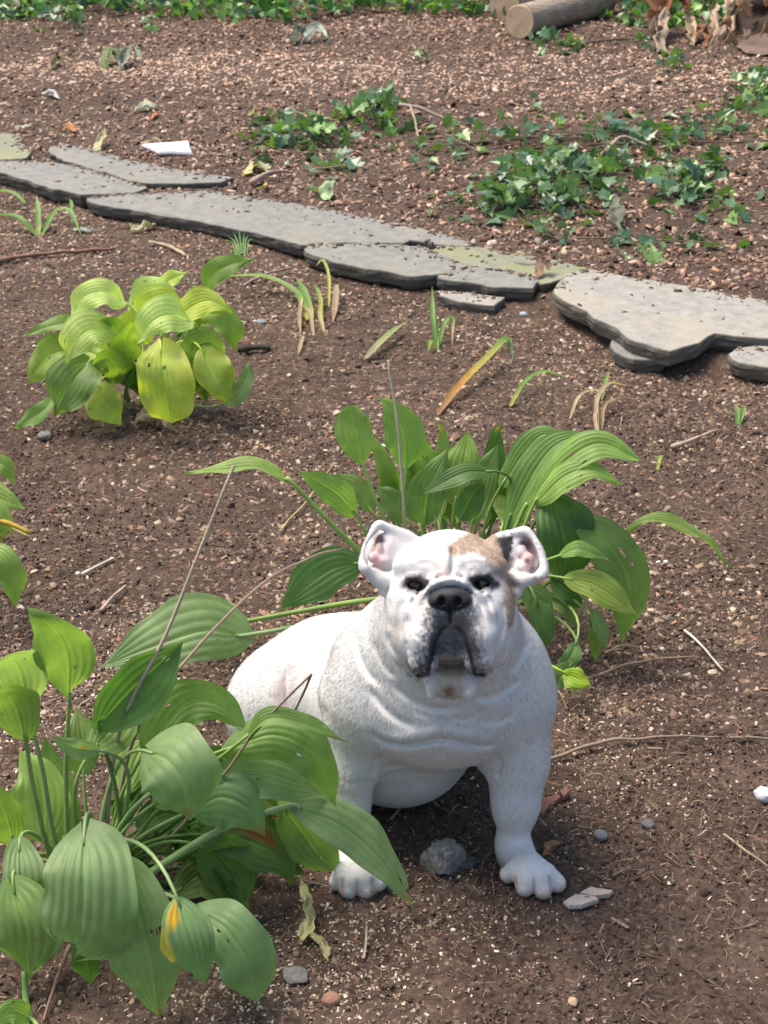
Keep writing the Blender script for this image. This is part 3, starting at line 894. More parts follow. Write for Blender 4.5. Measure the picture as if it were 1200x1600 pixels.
    for ax, o1, o2 in ((0, 1, 2), (1, 2, 0), (2, 0, 1)):
        sl0 = [slice(None)] * 3; sl1 = [slice(None)] * 3
        sl0[ax] = slice(0, -1); sl1[ax] = slice(1, None)
        ch = ins[tuple(sl0)] != ins[tuple(sl1)]
        e = np.argwhere(ch)
        e = e[(e[:, o1] > 0) & (e[:, o2] > 0) & (e[:, 0] < act.shape[0]) & (e[:, 1] < act.shape[1]) & (e[:, 2] < act.shape[2])]
        d1 = np.zeros(3, int); d1[o1] = 1; d2 = np.zeros(3, int); d2[o2] = 1
        q = np.stack([vid[tuple((e - d1 * x - d2 * y).T)] for x, y in ((0, 0), (1, 0), (1, 1), (0, 1))], 1)
        flip = ~ins[tuple(e.T)]
        q[flip] = q[flip][:, ::-1]
        quads.append(q)
    Q = np.vstack(quads); Q = Q[(Q >= 0).all(1)]
    # keep the largest connected piece only (drops any loose crumbs)
    lab = np.arange(len(V))
    for _ in range(400):
        m = lab[Q].min(1); new = lab.copy()
        for k in range(4): np.minimum.at(new, Q[:, k], m)
        new = new[new]
        if (new == lab).all(): break
        lab = new
    vals, counts = np.unique(lab, return_counts=True)
    keep = lab == vals[counts.argmax()]
    remap = np.cumsum(keep) - 1
    Q = remap[Q[keep[Q].all(1)]]; V = V[keep]
    # light smoothing
    for lam in (0.5, -0.52, 0.5, -0.52):
        s_ = np.zeros_like(V); n_ = np.zeros(len(V))
        for a, b in ((0, 1), (1, 2), (2, 3), (3, 0)):
            np.add.at(s_, Q[:, a], V[Q[:, b]]); np.add.at(n_, Q[:, a], 1)
            np.add.at(s_, Q[:, b], V[Q[:, a]]); np.add.at(n_, Q[:, b], 1)
        V = V + lam * (s_ / n_[:, None] - V)

    # --- coat markings
    dd = depth(V.T)
    u = 600 + FPX * V[:, 0] / dd; v = 800 + FPX * ((CAM_H - V[:, 2]) * CP - V[:, 1] * SP) / dd
    L = (V - O) @ A.T / U                                         # head coordinates
    front = L[:, 2] > -150
    n1 = fbm(V, 260, 3, 3); n2 = fbm(V * np.array((1, 1, .35)), 520, 2, 9); n3 = fbm(V, 60, 3, 21)
    col = np.tile(np.array((0.60, 0.585, 0.57)), (len(V), 1))
    col *= (1 + 0.035 * n3)[:, None]
    def paint(mask, c, amt=1.0):
        m = np.clip(mask * amt, 0, 1)[:, None]
        col[:] = col * (1 - m) + np.asarray(c) * m
    def poly_mask(poly, soft, jitter=4.0, noise=None):
        uu = u + jitter * n1; vv = v + jitter * n2
        ins_ = np.zeros(len(u), bool); pp = poly + [poly[0]]
        for (ax, ay), (bx, by) in zip(pp[:-1], pp[1:]):
            cnd = ((ay > vv) != (by > vv)) & (uu < (bx - ax) * (vv - ay) / (by - ay + 1e-9) + ax)
            ins_ ^= cnd
        d = line_dist(uu.astype(np.float32), vv.astype(np.float32), pp)
        d = np.where(ins_, -d, d)
        return smoothstep(soft, -soft, d)
    def blob(cu, cv, ru, rv, jit=0.25):
        r = np.sqrt(((u - cu) / ru) ** 2 + ((v - cv) / rv) ** 2) + jit * n1 * 0.5
        return smoothstep(1.0, 0.25, r)
    def Z(x, y): return (540 + x / 3.53, 800 + y / 3.53)
    # pinkish skin showing through on the brow and muzzle sides
    paint(blob(686, 890, 26, 30) * front, (0.74, 0.56, 0.51), .55)
    paint(blob(655, 950, 22, 50) * front, (0.74, 0.60, 0.56), .35); paint(blob(758, 960, 18, 50) * front, (0.74, 0.60, 0.56), .3)
    paint(blob(619, 985, 14, 40) * front, (0.55, 0.47, 0.36), .5)
    # brindle patch
    tan = np.stack([0.33 + .13 * n2, 0.235 + .105 * n2, 0.165 + .08 * n2], 1)
    m = poly_mask([Z(*q) for q in ((555, 190), (592, 245), (650, 232), (720, 226), (765, 255), (800, 310), (850, 400), (868, 470), (884, 560), (890, 640), (860, 690), (920, 620), (945, 450), (905, 330), (880, 220), (850, 150), (800, 100), (720, 85), (640, 135))], 3.0, 3) * (L[:, 2] > -190)
    m_ = (m * 0.95)[:, None]; col[:] = col * (1 - m_) + np.clip(tan, .02, 1) * m_
    # black base of the ear
    paint(poly_mask([Z(*q) for q in ((835, 140), (930, 118), (925, 190), (905, 250), (895, 290), (860, 230))], 2.5, 3), (0.035, 0.032, 0.035))
    paint(poly_mask([Z(*q) for q in ((895, 240), (925, 250), (900, 330), (960, 400), (930, 440), (905, 340))], 3, 3), (0.16, 0.12, 0.11), .8)
    # inside of the ears, with shade painted into the upper hollow
    for s, cu, cv in ((-1, 590, 868), (1, 824, 872)):
        inner = blob(cu, cv, 24, 34, .1) * (L[:, 2] > -118)
        paint(inner, (0.66, 0.42, 0.40), .75)
        paint(blob(cu - 2 * s, cv - 24, 15, 16), (0.20, 0.14, 0.14), .95)
        paint(blob(cu + (2 if s > 0 else -4), cv + 2, 10, 12), (0.62, 0.33, 0.32), .6)
    paint(blob(823, 876, 6, 6), (0.12, 0.05, 0.06), .8)
    # smoky rings round the eyes
    paint(blob(757, 903, 44, 34) * front, (0.22, 0.22, 0.24), .62)
    paint(blob(768, 920, 34, 40) * front, (0.46, 0.46, 0.48), .45)
    paint(blob(753, 904, 34, 22) * front, (0.07, 0.07, 0.075), .75); paint(blob(755, 909, 26, 18) * front, (0.02, 0.02, 0.024), 1.4)
    paint(blob(770, 913, 18, 13) * front, (0.04, 0.04, 0.045), 1.0)
    paint(blob(649, 908, 31, 22) * front, (0.20, 0.18, 0.18), .7)
    paint(blob(648, 908, 27, 19) * front, (0.09, 0.08, 0.078), .75); paint(blob(648, 912, 23, 16) * front, (0.02, 0.018, 0.018), 1.4)
    # smoky muzzle, blacker towards the lips
    smoke = poly_mask([(668, 944), (690, 950), (716, 950), (736, 944), (746, 985), (752, 1030), (760, 1052), (736, 1058), (728, 1020), (718, 1024), (704, 1026), (690, 1024), (682, 1030), (668, 1058), (640, 1052), (664, 1010), (668, 980)], 15, 10) * front
    spk = smoothstep(-.6, .5, n1 + .5 * n2)
    paint(smoke, (0.040, 0.040, 0.049), .97); paint(smoke * spk, (0.02, 0.02, 0.025), .7)
    paint(blob(704, 1004, 27, 26) * front, (0.070, 0.070, 0.083), .9)
    paint(blob(703, 985, 38, 52) * front, (0.034, 0.034, 0.041), .85)
    mouth = np.minimum(line_dist(u, v, [(704, 979), (693, 983), (684, 996), (676, 1020), (668, 1054), (652, 1056)]),
                       line_dist(u, v, [(704, 979), (716, 983), (726, 996), (734, 1020), (742, 1054), (756, 1054)]))
    paint(blob(704, 1008, 24, 20) * front * spk, (0.13, 0.13, 0.15), .65)
    paint(smoothstep(5, 1.5, mouth + 1.2 * n1) * front, (0.016, 0.015, 0.018))
    # tan chin and throat, with the shade under the chin painted in
    paint(blob(704, 1032, 26, 12) * front, (0.22, 0.19, 0.16), .9); paint(blob(706, 1048, 38, 24) * front, (0.24, 0.185, 0.13), 1.1)
    paint(blob(702, 1072, 42, 26) * front, (0.42, 0.36, 0.28), .95); paint(blob(702, 1080, 14, 14) * front, (0.20, 0.13, 0.08), .85)
    # nose leather
    nose = smoothstep(1.12, 0.92, np.sqrt((L[:, 0] / 36) ** 2 + ((L[:, 1] - 1) / 19.5) ** 2)) * (L[:, 2] > -34)
    paint(nose, (0.016, 0.016, 0.019))
    for q in (-12.5, 12.5): paint(smoothstep(11, 6, np.sqrt((L[:, 0] - q) ** 2 + (L[:, 1] + 4) ** 2)) * nose, (0.006, 0.006, 0.007))
    paint(smoothstep(4, 1.5, line_dist(u, v, [(703, 946), (704, 980)])) * front, (0.012, 0.012, 0.014)); paint(blob(703, 925, 20, 7) * nose, (0.05, 0.05, 0.06), .6)
    # body: faint grey and pink skin
    paint(blob(440, 1085, 26, 45) * (V[:, 1] < 2.12), (0.64, 0.46, 0.44), .5); paint(blob(452, 1075, 12, 50), (0.35, 0.32, 0.36), .4)
    paint(blob(790, 1185, 30, 26), (0.56, 0.52, 0.50), .4); paint(blob(592, 1180, 26, 30), (0.58, 0.50, 0.48), .4)
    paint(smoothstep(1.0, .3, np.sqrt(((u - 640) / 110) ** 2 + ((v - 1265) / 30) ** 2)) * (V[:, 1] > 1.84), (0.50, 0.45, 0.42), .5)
    for (pu, pv) in ((834, 1392), (852, 1394), (806, 1384), (537, 1388), (556, 1392), (580, 1390)):
        paint(blob(pu, pv, 7, 9), (0.72, 0.46, 0.43), .7)
    for ln_ in ([(806, 1370), (807, 1396)], [(834, 1372), (835, 1402)], [(858, 1370), (862, 1398)], [(536, 1372), (535, 1397)], [(558, 1374), (558, 1402)], [(581, 1372), (582, 1398)]):
        paint(smoothstep(5.0, 1.0, line_dist(u, v, ln_)), (0.36, 0.25, 0.21), .6)
    paint(blob(618, 845, 22, 30) * front, (0.48, 0.41, 0.41), .45); paint(blob(570, 870, 16, 40), (0.52, 0.49, 0.53), .4); paint(blob(846, 880, 16, 40), (0.52, 0.49, 0.53), .4)  # grey-pink flap skin; cool skylit shade tinted onto the outer ear rims
    paint(smoothstep(0.035, 0.004, V[:, 2] + .006 * n1) , (0.26, 0.19, 0.14), .7)          # soil on the feet and seat
    coat_mask = 1 - np.clip(nose + smoothstep(9, 3, mouth) * front + blob(648, 913, 12, 9) + blob(754, 909, 12, 9), 0, 1)

    # materials
    M = Mat('dog_coat')
    tc = M.coord('Object')
    fur = M.n('Mapping'); M.l(tc, fur.inputs[0]); fur.inputs['Scale'].default_value = (1, 1, .3)
    f1 = M.noise(900, 3, .6, fur.outputs[0]); f2 = M.noise(140, 4, .6, tc)
    M.base(M.mix(0.16, M.attr('col'), M.ramp(f1, [(.3, (.45, .45, .45)), (.62, (1, 1, 1))]), 'MULTIPLY'))
    M.bump(M.math('ADD', M.math('MULTIPLY', f1, .3), f2), .06, .001)
    M.rough(0.62); M.b.inputs['Specular IOR Level'].default_value = 0.25
    M.b.inputs['Sheen Weight'].default_value = 0.06; M.b.inputs['Sheen Roughness'].default_value = 0.5
    me = mesh_from('dog', V, Q, [M.m], True, None, np.clip(col, .01, 1))
    root = empty('dog', (0.09, 1.95, 0))
    tag(root, 'white bulldog with a tan patch over one eye sitting on the soil', 'dog')
    body = link('body', me, root)

    # eyes, tooth, claws
    E = Mat('dog_eye'); ev = E.coord('Object')
    E.base((0.012, 0.007, 0.005)); E.rough(0.06); E.b.inputs['Specular IOR Level'].default_value = 0.6
    EI = Mat('dog_iris'); EI.base((0.012, 0.006, 0.004)); EI.rough(0.05)
    for (ex, ey) in ((-55, 24), (51, 27)):
        bm = bmesh.new(); bmesh.ops.create_uvsphere(bm, u_segments=32, v_segments=24, radius=13.5 * U)
        m_ = bpy.data.meshes.new('eyeball'); bm.to_mesh(m_); bm.free()
        m_.polygons.foreach_set('use_smooth', np.ones(len(m_.polygons), bool)); m_.materials.append(EI.m); m_.materials.append(E.m)
        fwd = Vector(fz)
        eo = link('eyeball', m_, root, Vector(H(ex, ey, -53.5)))
        eo.rotation_euler = fwd.to_track_quat('Z', 'Y').to_euler()
        for p_ in m_.polygons:
            p_.material_index = 0 if (p_.center.normalized().z > .55 and p_.center.normalized().z < .9) else 1
    K = Mat('claw_horn'); K.base((.20, .145, .12)); K.rough(.45)
    for (tu, tv, du, dv) in ((793, 1372, -3, 14), (821, 1393, 0, 14), (850, 1397, 3, 14), (873, 1387, 6, 12), (526, 1384, -4, 12), (545, 1396, 0, 13), (571, 1396, 1, 13), (592, 1386, 5, 12)):
        p0, p1 = G(tu, tv - 2, .013), G(tu + du * .8, tv + dv * .55, .002)
        cp_ = curve_pts([p0, (p0 + p1) / 2 + np.array((0, 0, .003)), p1], 8)
        Vc, Fc, Cc = tube(cp_, np.linspace(.0035, .0006, 8), 8)
        link('claw', mesh_from('claw', Vc, [list(map(int, f)) for f in Fc] + [list(map(int, f)) for f in Cc], [K.m]), root)
    W = Mat('tooth_enamel'); W.base((0.78, 0.72, 0.62)); W.rough(0.2)
    bm = bmesh.new(); bmesh.ops.create_uvsphere(bm, u_segments=12, v_segments=8, radius=1.0)
    bmesh.ops.scale(bm, vec=(5.5 * U, 4 * U, 3.6 * U), verts=bm.verts)
    m_ = bpy.data.meshes.new('tooth'); bm.to_mesh(m_); bm.free(); m_.materials.append(W.m)
    m_.polygons.foreach_set('use_smooth', np.ones(len(m_.polygons), bool))
    t_ = link('tooth', m_, root, Vector(H(1, -49.5, -17))); t_.rotation_euler = Matrix(A.T.tolist()).to_euler()
    grow_coat(root, V, Q, L, coat_mask, col, A, O, fz)
    return root, body

dog_root, dog_body = build_dog()
# ------------------------------------------------------------------ hostas
def leaf_material(name, trans=.42, rough=.42):
    M = Mat(name); tc = M.coord('Object')
    n = M.noise(38, 5, .6, tc); n2 = M.noise(7, 3, .5, tc)
    c = M.mix(.5, M.attr('col'), M.ramp(n, [(.3, (.66, .70, .62)), (.7, (1.18, 1.14, 1.2))]), 'MULTIPLY')
    c = M.mix(.5, c, M.ramp(n2, [(.35, (.78, .84, .8)), (.65, (1.14, 1.08, 1.1))]), 'MULTIPLY')
    M.base(c); M.rough(rough); M.b.inputs['Specular IOR Level'].default_value = .38
    M.bump(M.noise(320, 3, .6, tc), .12, .002)
    tr = M.n('BsdfTranslucent'); M.l(M.mix(1.0, c, (1.5, 1.7, .55), 'MULTIPLY'), tr.inputs['Color'])
    mx = M.n('MixShader'); mx.inputs[0].default_value = trans
    M.l(M.b.outputs[0], mx.inputs[1]); M.l(tr.outputs[0], mx.inputs[2])
    M.l(mx.outputs[0], M.t.nodes['Material Output'].inputs['Surface'])
    return M.m
LEAF_M = leaf_material('hosta_leaf', .42, .50)
STALK_M = leaf_material('leaf_stalk', .12, .4)

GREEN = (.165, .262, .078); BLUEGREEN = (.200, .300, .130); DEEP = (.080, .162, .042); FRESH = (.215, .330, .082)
LIME = (.440, .530, .100); LIMEPALE = (.500, .590, .200); LIMEDEEP = (.260, .370, .075)

def leaf_surface(ctrl, width, hint=(0, -.6, .8), roll=0.0, twist=0.0, fold=14, cup=.10, wave=.05, waves=2.2, nv=7, heart=.6,
                 peak=.40, tipw=1.0, colour=GREEN, seed=0, yellow=0.0, brown=(), holes=(), ragged=0.0, na=28, nx=49, ribs=1.0, veinlight=.22, crumple=0.0):
    """one leaf blade: ctrl = midrib points from the stalk to the tip"""
    rnd = np.random.RandomState(seed)
    sp = curve_pts(ctrl, 80)
    seg = np.r_[0, np.cumsum(np.linalg.norm(np.diff(sp, axis=0), axis=1))]; Lg = seg[-1]; seg /= Lg
    T = np.gradient(sp, axis=0); T /= np.linalg.norm(T, axis=1)[:, None] + 1e-9
    # side vectors carried along the midrib without spinning
    N0 = np.array(hint, float); N0 -= T[0] * (N0 @ T[0]); N0 /= np.linalg.norm(N0) + 1e-9
    Ns = [N0]
    for i in range(1, 80):
        q = Ns[-1] - T[i] * (Ns[-1] @ T[i]); Ns.append(q / (np.linalg.norm(q) + 1e-9))
    Ns = np.array(Ns)
    t = np.linspace(0, 1, na) ** 1.22; x = np.linspace(-1, 1, nx)
    tt, xx = np.meshgrid(t, x, indexing='ij')
    # outline: broad near the base, drawn out to a point
    a, b = peak * 2.1, (1 - peak) * 2.1 * tipw
    w = (tt ** a) * ((1 - tt) ** b); w = w / (peak ** a * (1 - peak) ** b)
    if heart > 0:
        q = np.clip(tt / peak, 0, 1)
        wh = (1 - (1 - q) ** 2.3) ** .62
        wh = np.maximum(wh, .14 * heart)
        w = np.where(tt < peak, heart * wh + (1 - heart) * w, w)
    w = np.clip(w, .012, 1)
    side = np.abs(xx)
    back = heart * .20 * (1 - smoothstep(0, .5, tt)) * side ** 1.3            # lobes reach back behind the stalk
    ts = tt - back
    pos = np.stack([np.interp(np.clip(ts, 0, 1), seg, sp[:, k]) for k in range(3)], -1)
    pos += np.where(ts < 0, ts, 0)[..., None] * Lg * T[0]
    Tn = np.stack([np.interp(np.clip(ts, 0, 1), seg, T[:, k]) for k in range(3)], -1)
    Nn = np.stack([np.interp(np.clip(ts, 0, 1), seg, Ns[:, k]) for k in range(3)], -1)
    S = np.cross(Tn, Nn); S /= np.linalg.norm(S, axis=-1)[..., None] + 1e-9
    ang = np.radians(roll + twist * tt)[..., None]
    S, Nn = S * np.cos(ang) + Nn * np.sin(ang), Nn * np.cos(ang) - S * np.sin(ang)
    hw = width * .5
    jag = 1 + .035 * np.sin(tt * 9 + seed) * side + ragged * rnd.uniform(-1, .3, (na, 1)) * (side > .8)
    asym = rnd.uniform(-.14, .14)
    off = hw * w * jag * (1 + asym * np.sign(xx)) * (1 + .05 * np.sin(tt * 17 + seed * 2.3 + xx * 2) * smoothstep(.6, 1, side))
    f = math.radians(fold)
    lat = xx * off * math.cos(f)
    h = side * off * math.sin(f) - cup * hw * side ** 2.2 * np.sqrt(w) * 1.6
    wave = wave + .035
    h += wave * hw * np.sin(waves * 6.283 * tt + seed * 1.7 + (xx > 0) * (1.1 + seed % 3)) * side ** 2
    ridge = np.abs(np.sin(math.pi * nv * .5 * (side ** .92)))               # veins are grooves between raised ribs
    env = np.sqrt(np.clip(w, 0, 1)) * smoothstep(0, .12, tt) * smoothstep(1, .86, tt)
    h += ribs * hw * .030 * (ridge - .6) * env
    h -= hw * .05 * np.exp(-(side / .05) ** 2) * (1 - tt)
    h += hw * .03 * rnd.normal(0, 1) * np.sin(tt * 5 + xx * 3)
    V = pos + S * lat[..., None] + Nn * h[..., None]
    if crumple:
        q = V.reshape(-1, 3); d = np.stack([fbm(q, 2.2 / max(width, .01), 3, seed * 3 + k) for k in range(3)], 1)
        V = V + (d * crumple * width).reshape(V.shape)
    # colour: pale midrib and veins, paler towards the stalk, patchy, yellow or brown where it is dying
    C = np.tile(np.array(colour, float), (na, nx, 1)) * (1 + rnd.uniform(-.14, .14)) * (1 + rnd.uniform(-.12, .12) * np.array((1, .2, .3)))
    vein = np.exp(-(np.sin(math.pi * nv * .5 * side ** .92) / .28) ** 2) * (side < .97)
    mid = np.exp(-(side / .055) ** 2) * (1 - .6 * tt)
    pale = np.clip(np.array(colour) * 1.5 + np.array((.05, .05, .012)), 0, 1)
    k = np.clip(.42 * veinlight * vein + .55 * mid + .28 * (1 - smoothstep(0, .35, tt)) * (1 - side), 0, 1)[..., None]
    C = C * (1 - k) + pale * k
    nz = fbm(V.reshape(-1, 3), 30, 3, seed).reshape(na, nx)
    C *= (1 + .13 * nz)[..., None]
    if yellow:
        m = np.clip(yellow * smoothstep(.35, 1.0, side + .25 * nz + .2 * tt), 0, 1)[..., None]; C = C * (1 - m) + np.array((.44, .40, .06)) * m
    if na > 20 and rnd.uniform() < .45:
        holes = tuple(holes) + tuple((rnd.uniform(.2, .85), rnd.uniform(-.8, .8), rnd.uniform(.012, .03), rnd.uniform(.03, .07)) for _ in range(rnd.randint(1, 4)))
    if na > 20 and rnd.uniform() < .35:
        brown = tuple(brown) + ((rnd.uniform(.9, 1.0), rnd.uniform(-.5, .5), .07, .8, (.30, .24, .09)),)
    for (bt, bx, rt, rx, bc) in brown:
        r = np.sqrt(((tt - bt) / rt) ** 2 + ((xx - bx) / rx) ** 2) + .35 * nz
        m = smoothstep(1.0, .55, r)[..., None]; C = C * (1 - m) + np.array(bc) * m
    keep = np.ones((na - 1, nx - 1), bool)
    tc_, xc_ = (tt[1:, 1:] + tt[:-1, :-1]) / 2, (xx[1:, 1:] + xx[:-1, :-1]) / 2
    for (ht, hx, rt, rx) in holes:
        r = ((tc_ - ht) / rt) ** 2 + ((xc_ - hx) / rx) ** 2 + rnd.uniform(-.25, .25, tc_.shape)
        keep &= r > 1
    i, j = np.meshgrid(np.arange(na - 1), np.arange(nx - 1), indexing='ij')
    q = i * nx + j
    F = np.stack([q, q + 1, q + nx + 1, q + nx], -1)[keep]
    return V.reshape(-1, 3), F.reshape(-1, 4), C.reshape(-1, 3), T[0], sp[0]

def add_leaf(plant, crown, ctrl, width_px, seed=0, stalk=True, stalk_r=.0042, bow=.35, start=None, via=None, stalk_col=None, label=None, **kw):
    """a leaf (part) with its stalk (sub-part)"""
    pts = [P(*c) if isinstance(c, tuple) else np.array(c) for c in ctrl]
    k = min(1.0, min((1.615 / CAM_H) * np.linalg.norm(G(*c[:2]) - (0, 0, CAM_H)) / np.linalg.norm(p - (0, 0, CAM_H)) for c, p in zip(ctrl, pts) if isinstance(c, tuple)))
    pts = [np.array((0, 0, CAM_H)) + (p - np.array((0, 0, CAM_H))) * k for p in pts]        # keep every tip above the soil
    sc = scale_at(pts[len(pts) // 2])
    V, F, C, t0, b0 = leaf_surface(pts, width_px / sc, seed=seed, **kw)
    o = link('leaf', mesh_from('leaf', V, F, [LEAF_M], True, None, C), plant)
    if label: o['label'] = label
    if stalk:
        rnd = np.random.RandomState(seed + 900)
        s = np.array(crown) + np.append(rnd.uniform(-.025, .025, 2), 0) if start is None else start
        d = np.linalg.norm(b0 - s)
        c1 = s + np.array((0, 0, 1.0)) * d * bow + (b0 - s) * .12
        c2 = b0 - t0 * d * bow
        u = np.linspace(0, 1, 18)[:, None]
        if via is not None:
            cp = curve_pts([s] + [P(*q) for q in via] + [b0 - t0 * .01, b0 + t0 * .004], 22)
        else:
            cp = (1 - u) ** 3 * s + 3 * u * (1 - u) ** 2 * c1 + 3 * u * u * (1 - u) * c2 + u ** 3 * (b0 + t0 * .004)
        R = np.linspace(stalk_r * 1.15, stalk_r * .55, len(cp))
        V, F, Cc = tube(cp, R, 8)
        # a channel along the upper side
        col = np.array(stalk_col if stalk_col is not None else np.array(kw.get('colour', GREEN)) * 1.15 + np.array((.03, .035, .005)))
        Vc = np.tile(col, (len(V), 1)) * (1 + .12 * fbm(V, 40, 2, seed))[:, None]
        me = mesh_from('stalk', V, [list(map(int, f)) for f in F] + [list(map(int, f)) for f in Cc], [STALK_M], True, None, Vc)
        link('stalk', me, o)
    return o

def dry_stalk(parent, ctrl, r0, r1, col, name='dry_flower_stalk', n=24, label=None):
    pts = curve_pts([P(*c) if isinstance(c, tuple) else np.array(c) for c in ctrl], n)
    pts = pts + .0016 * np.stack([vnoise(pts, 18, 3 + k) for k in range(3)], 1)
    rad = np.linspace(r0, r1, n) * (1 + .12 * vnoise(pts, 60, 9))
    V, F, C = tube(pts, rad, 7)
    c = np.array(col) * (1 + .25 * fbm(V, 30, 3, 5))[:, None]
    me = mesh_from(name, V, [list(map(int, f)) for f in F] + [list(map(int, f)) for f in C], [CHIP_M], True, None, c)
    o = link(name, me, parent)
    if label: o['label'] = label
    return o

def hosta_front():
    cr = GS(160, 1400, -.01)
    pl = empty('hosta', cr); tag(pl, 'large green hosta in the lower left corner, in front of the dog', 'plant', 'hostas')
    A = lambda ctrl, w, **kw: add_leaf(pl, cr, ctrl, w, **kw)
    # big leaves facing the camera at the bottom
    A([(131, 1314, 1.545), (130, 1370, 1.500), (126, 1440, 1.478), (112, 1502, 1.480)], 158, seed=1, colour=BLUEGREEN, heart=.85, peak=.42, tipw=.62, fold=6, cup=.16, wave=.03, nv=9, hint=(0, -.9, .35), holes=((.93, .34, .10, .5), (.96, -.35, .05, .25), (.84, .75, .05, .1)), veinlight=.34, bow=.3, ribs=1.2)
    A([(30, 1326, 1.66), (34, 1380, 1.62), (36, 1455, 1.615)], 70, seed=2, colour=BLUEGREEN, heart=.7, fold=10, hint=(.2, -.9, .3), veinlight=.34, ribs=1.4)
    A([(22, 1392, 1.655), (40, 1450, 1.62), (46, 1532, 1.61)], 105, seed=3, colour=GREEN, heart=.75, fold=8, hint=(0, -.9, .35), holes=((.93, .5, .06, .2), (.88, -.55, .05, .15)), ribs=1.2)
    A([(203, 1368, 1.65), (222, 1440, 1.610), (238, 1520, 1.585), (249, 1592, 1.590)], 116, seed=4, colour=BLUEGREEN, heart=.6, peak=.40, fold=10, cup=.10, hint=(.15, -.9, .4), nv=8, veinlight=.26, bow=.2, holes=((.43, -.72, .02, .05), (.35, -.35, .015, .03)), wave=.03)
    A([(280, 1412, 1.505), (300, 1470, 1.475), (318, 1545, 1.465)], 84, seed=5, colour=BLUEGREEN, heart=.4, fold=10, hint=(.1, -.8, .5), yellow=.0, brown=((.10, .55, .16, .5, (.62, .38, .03)), (.5, .95, .35, .28, (.50, .42, .07)), (.72, .9, .12, .3, (.30, .20, .07))), holes=((.62, .95, .06, .22), (.78, .85, .07, .32), (.92, .55, .05, .3)), ribs=2.0, label='ragged leaf with yellow dying edges')
    A([(322, 1428, 1.705), (356, 1455, 1.675), (388, 1508, 1.655), (404, 1566, 1.655)], 96, seed=6, colour=BLUEGREEN, heart=.7, peak=.42, fold=8, cup=.16, hint=(.25, -.75, .6), holes=((.22, .25, .02, .04), (.33, .18, .02, .04)), tipw=.7, wave=.03, ribs=.7, bow=.15)
    A([(128, 1470, 1.66), (135, 1500, 1.65), (143, 1540, 1.655)], 46, seed=7, colour=DEEP, hint=(0, -.8, .5))
    # left side
    A([(108, 1088, 1.735), (106, 1030, 1.725), (86, 985, 1.700), (44, 956, 1.675)], 98, seed=8, colour=GREEN, heart=.0, peak=.48, fold=20, cup=.05, hint=(.35, -.85, .35), wave=.14, via=[(112, 1350, 1.71), (103, 1220, 1.725)])
    A([(41, 1098, 1.690), (32, 1052, 1.690), (12, 1030, 1.665), (-22, 1050, 1.635)], 84, seed=9, colour=BLUEGREEN, heart=.5, fold=12, cup=.2, hint=(.2, -.75, .6), via=[(92, 1330, 1.69), (66, 1200, 1.69)])
    A([(38, 1150, 1.660), (22, 1100, 1.650), (0, 1085, 1.625), (-30, 1105, 1.60)], 76, seed=10, colour=GREEN, heart=.5, fold=14, cup=.2, hint=(.2, -.75, .6), via=[(85, 1350, 1.67), (54, 1240, 1.665)])
    A([(70, 1300, 1.76), (62, 1220, 1.80), (30, 1170, 1.83)], 92, seed=11, colour=FRESH, fold=12, hint=(.3, -.8, .5))
    A([(100, 1310, 1.80), (88, 1230, 1.84), (70, 1150, 1.88)], 70, seed=12, colour=GREEN, fold=14, hint=(.2, -.8, .5))
    A([(20, 1310, 1.72), (8, 1270, 1.72), (-14, 1220, 1.72)], 60, seed=13, colour=FRESH, fold=12, hint=(.3, -.8, .5))
    A([(130, 1200, 1.80), (128, 1150, 1.82), (120, 1105, 1.85)], 62, seed=14, colour=GREEN, fold=12, hint=(.2, -.8, .5))
    A([(152, 1172, 1.72), (116, 1168, 1.70), (80, 1150, 1.69)], 34, seed=15, colour=BLUEGREEN, heart=.3, fold=18, hint=(0, -.8, .6), brown=((.3, .2, .1, .4, (.35, .24, .10)),))
    # tall back leaf, seen from beneath
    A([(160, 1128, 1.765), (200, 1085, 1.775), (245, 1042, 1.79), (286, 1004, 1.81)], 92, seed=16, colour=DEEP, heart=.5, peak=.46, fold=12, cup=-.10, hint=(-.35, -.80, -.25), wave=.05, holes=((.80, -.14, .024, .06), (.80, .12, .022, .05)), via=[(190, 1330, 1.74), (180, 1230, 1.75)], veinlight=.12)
    A([(150, 1165, 1.74), (190, 1120, 1.80), (200, 1090, 1.84)], 70, seed=17, colour=GREEN, fold=10, hint=(.1, -.8, .5))
    # right-hand group
    A([(234, 1168, 1.775), (285, 1105, 1.785), (335, 1100, 1.775), (388, 1142, 1.755)], 84, seed=18, colour=GREEN, heart=.5, peak=.45, fold=18, cup=.10, hint=(-.25, -.65, .75), roll=-14, wave=.12, holes=((.35, -.4, .02, .05),), veinlight=.18)
    A([(236, 1176, 1.70), (262, 1190, 1.665), (284, 1225, 1.645), (296, 1282, 1.64)], 132, seed=19, colour=BLUEGREEN, heart=.8, peak=.38, fold=6, cup=.14, hint=(.12, -.72, .7), tipw=.8, wave=.04, ribs=.6, veinlight=.2)
    A([(368, 1166, 1.735), (430, 1148, 1.735), (492, 1180, 1.735), (526, 1262, 1.735)], 82, seed=20, colour=GREEN, heart=.5, peak=.42, fold=10, cup=.2, hint=(.1, -.72, .7), wave=.08, veinlight=.20)
    A([(386, 1150, 1.722), (420, 1122, 1.715), (475, 1130, 1.712), (545, 1160, 1.712)], 36, seed=21, colour=GREEN, heart=.2, fold=30, hint=(0, -.35, .95), wave=.06)
    A([(350, 1205, 1.725), (410, 1205, 1.74), (470, 1225, 1.745), (512, 1246, 1.75)], 74, seed=22, colour=BLUEGREEN, heart=.5, fold=10, hint=(0, -.75, .7), wave=.08)
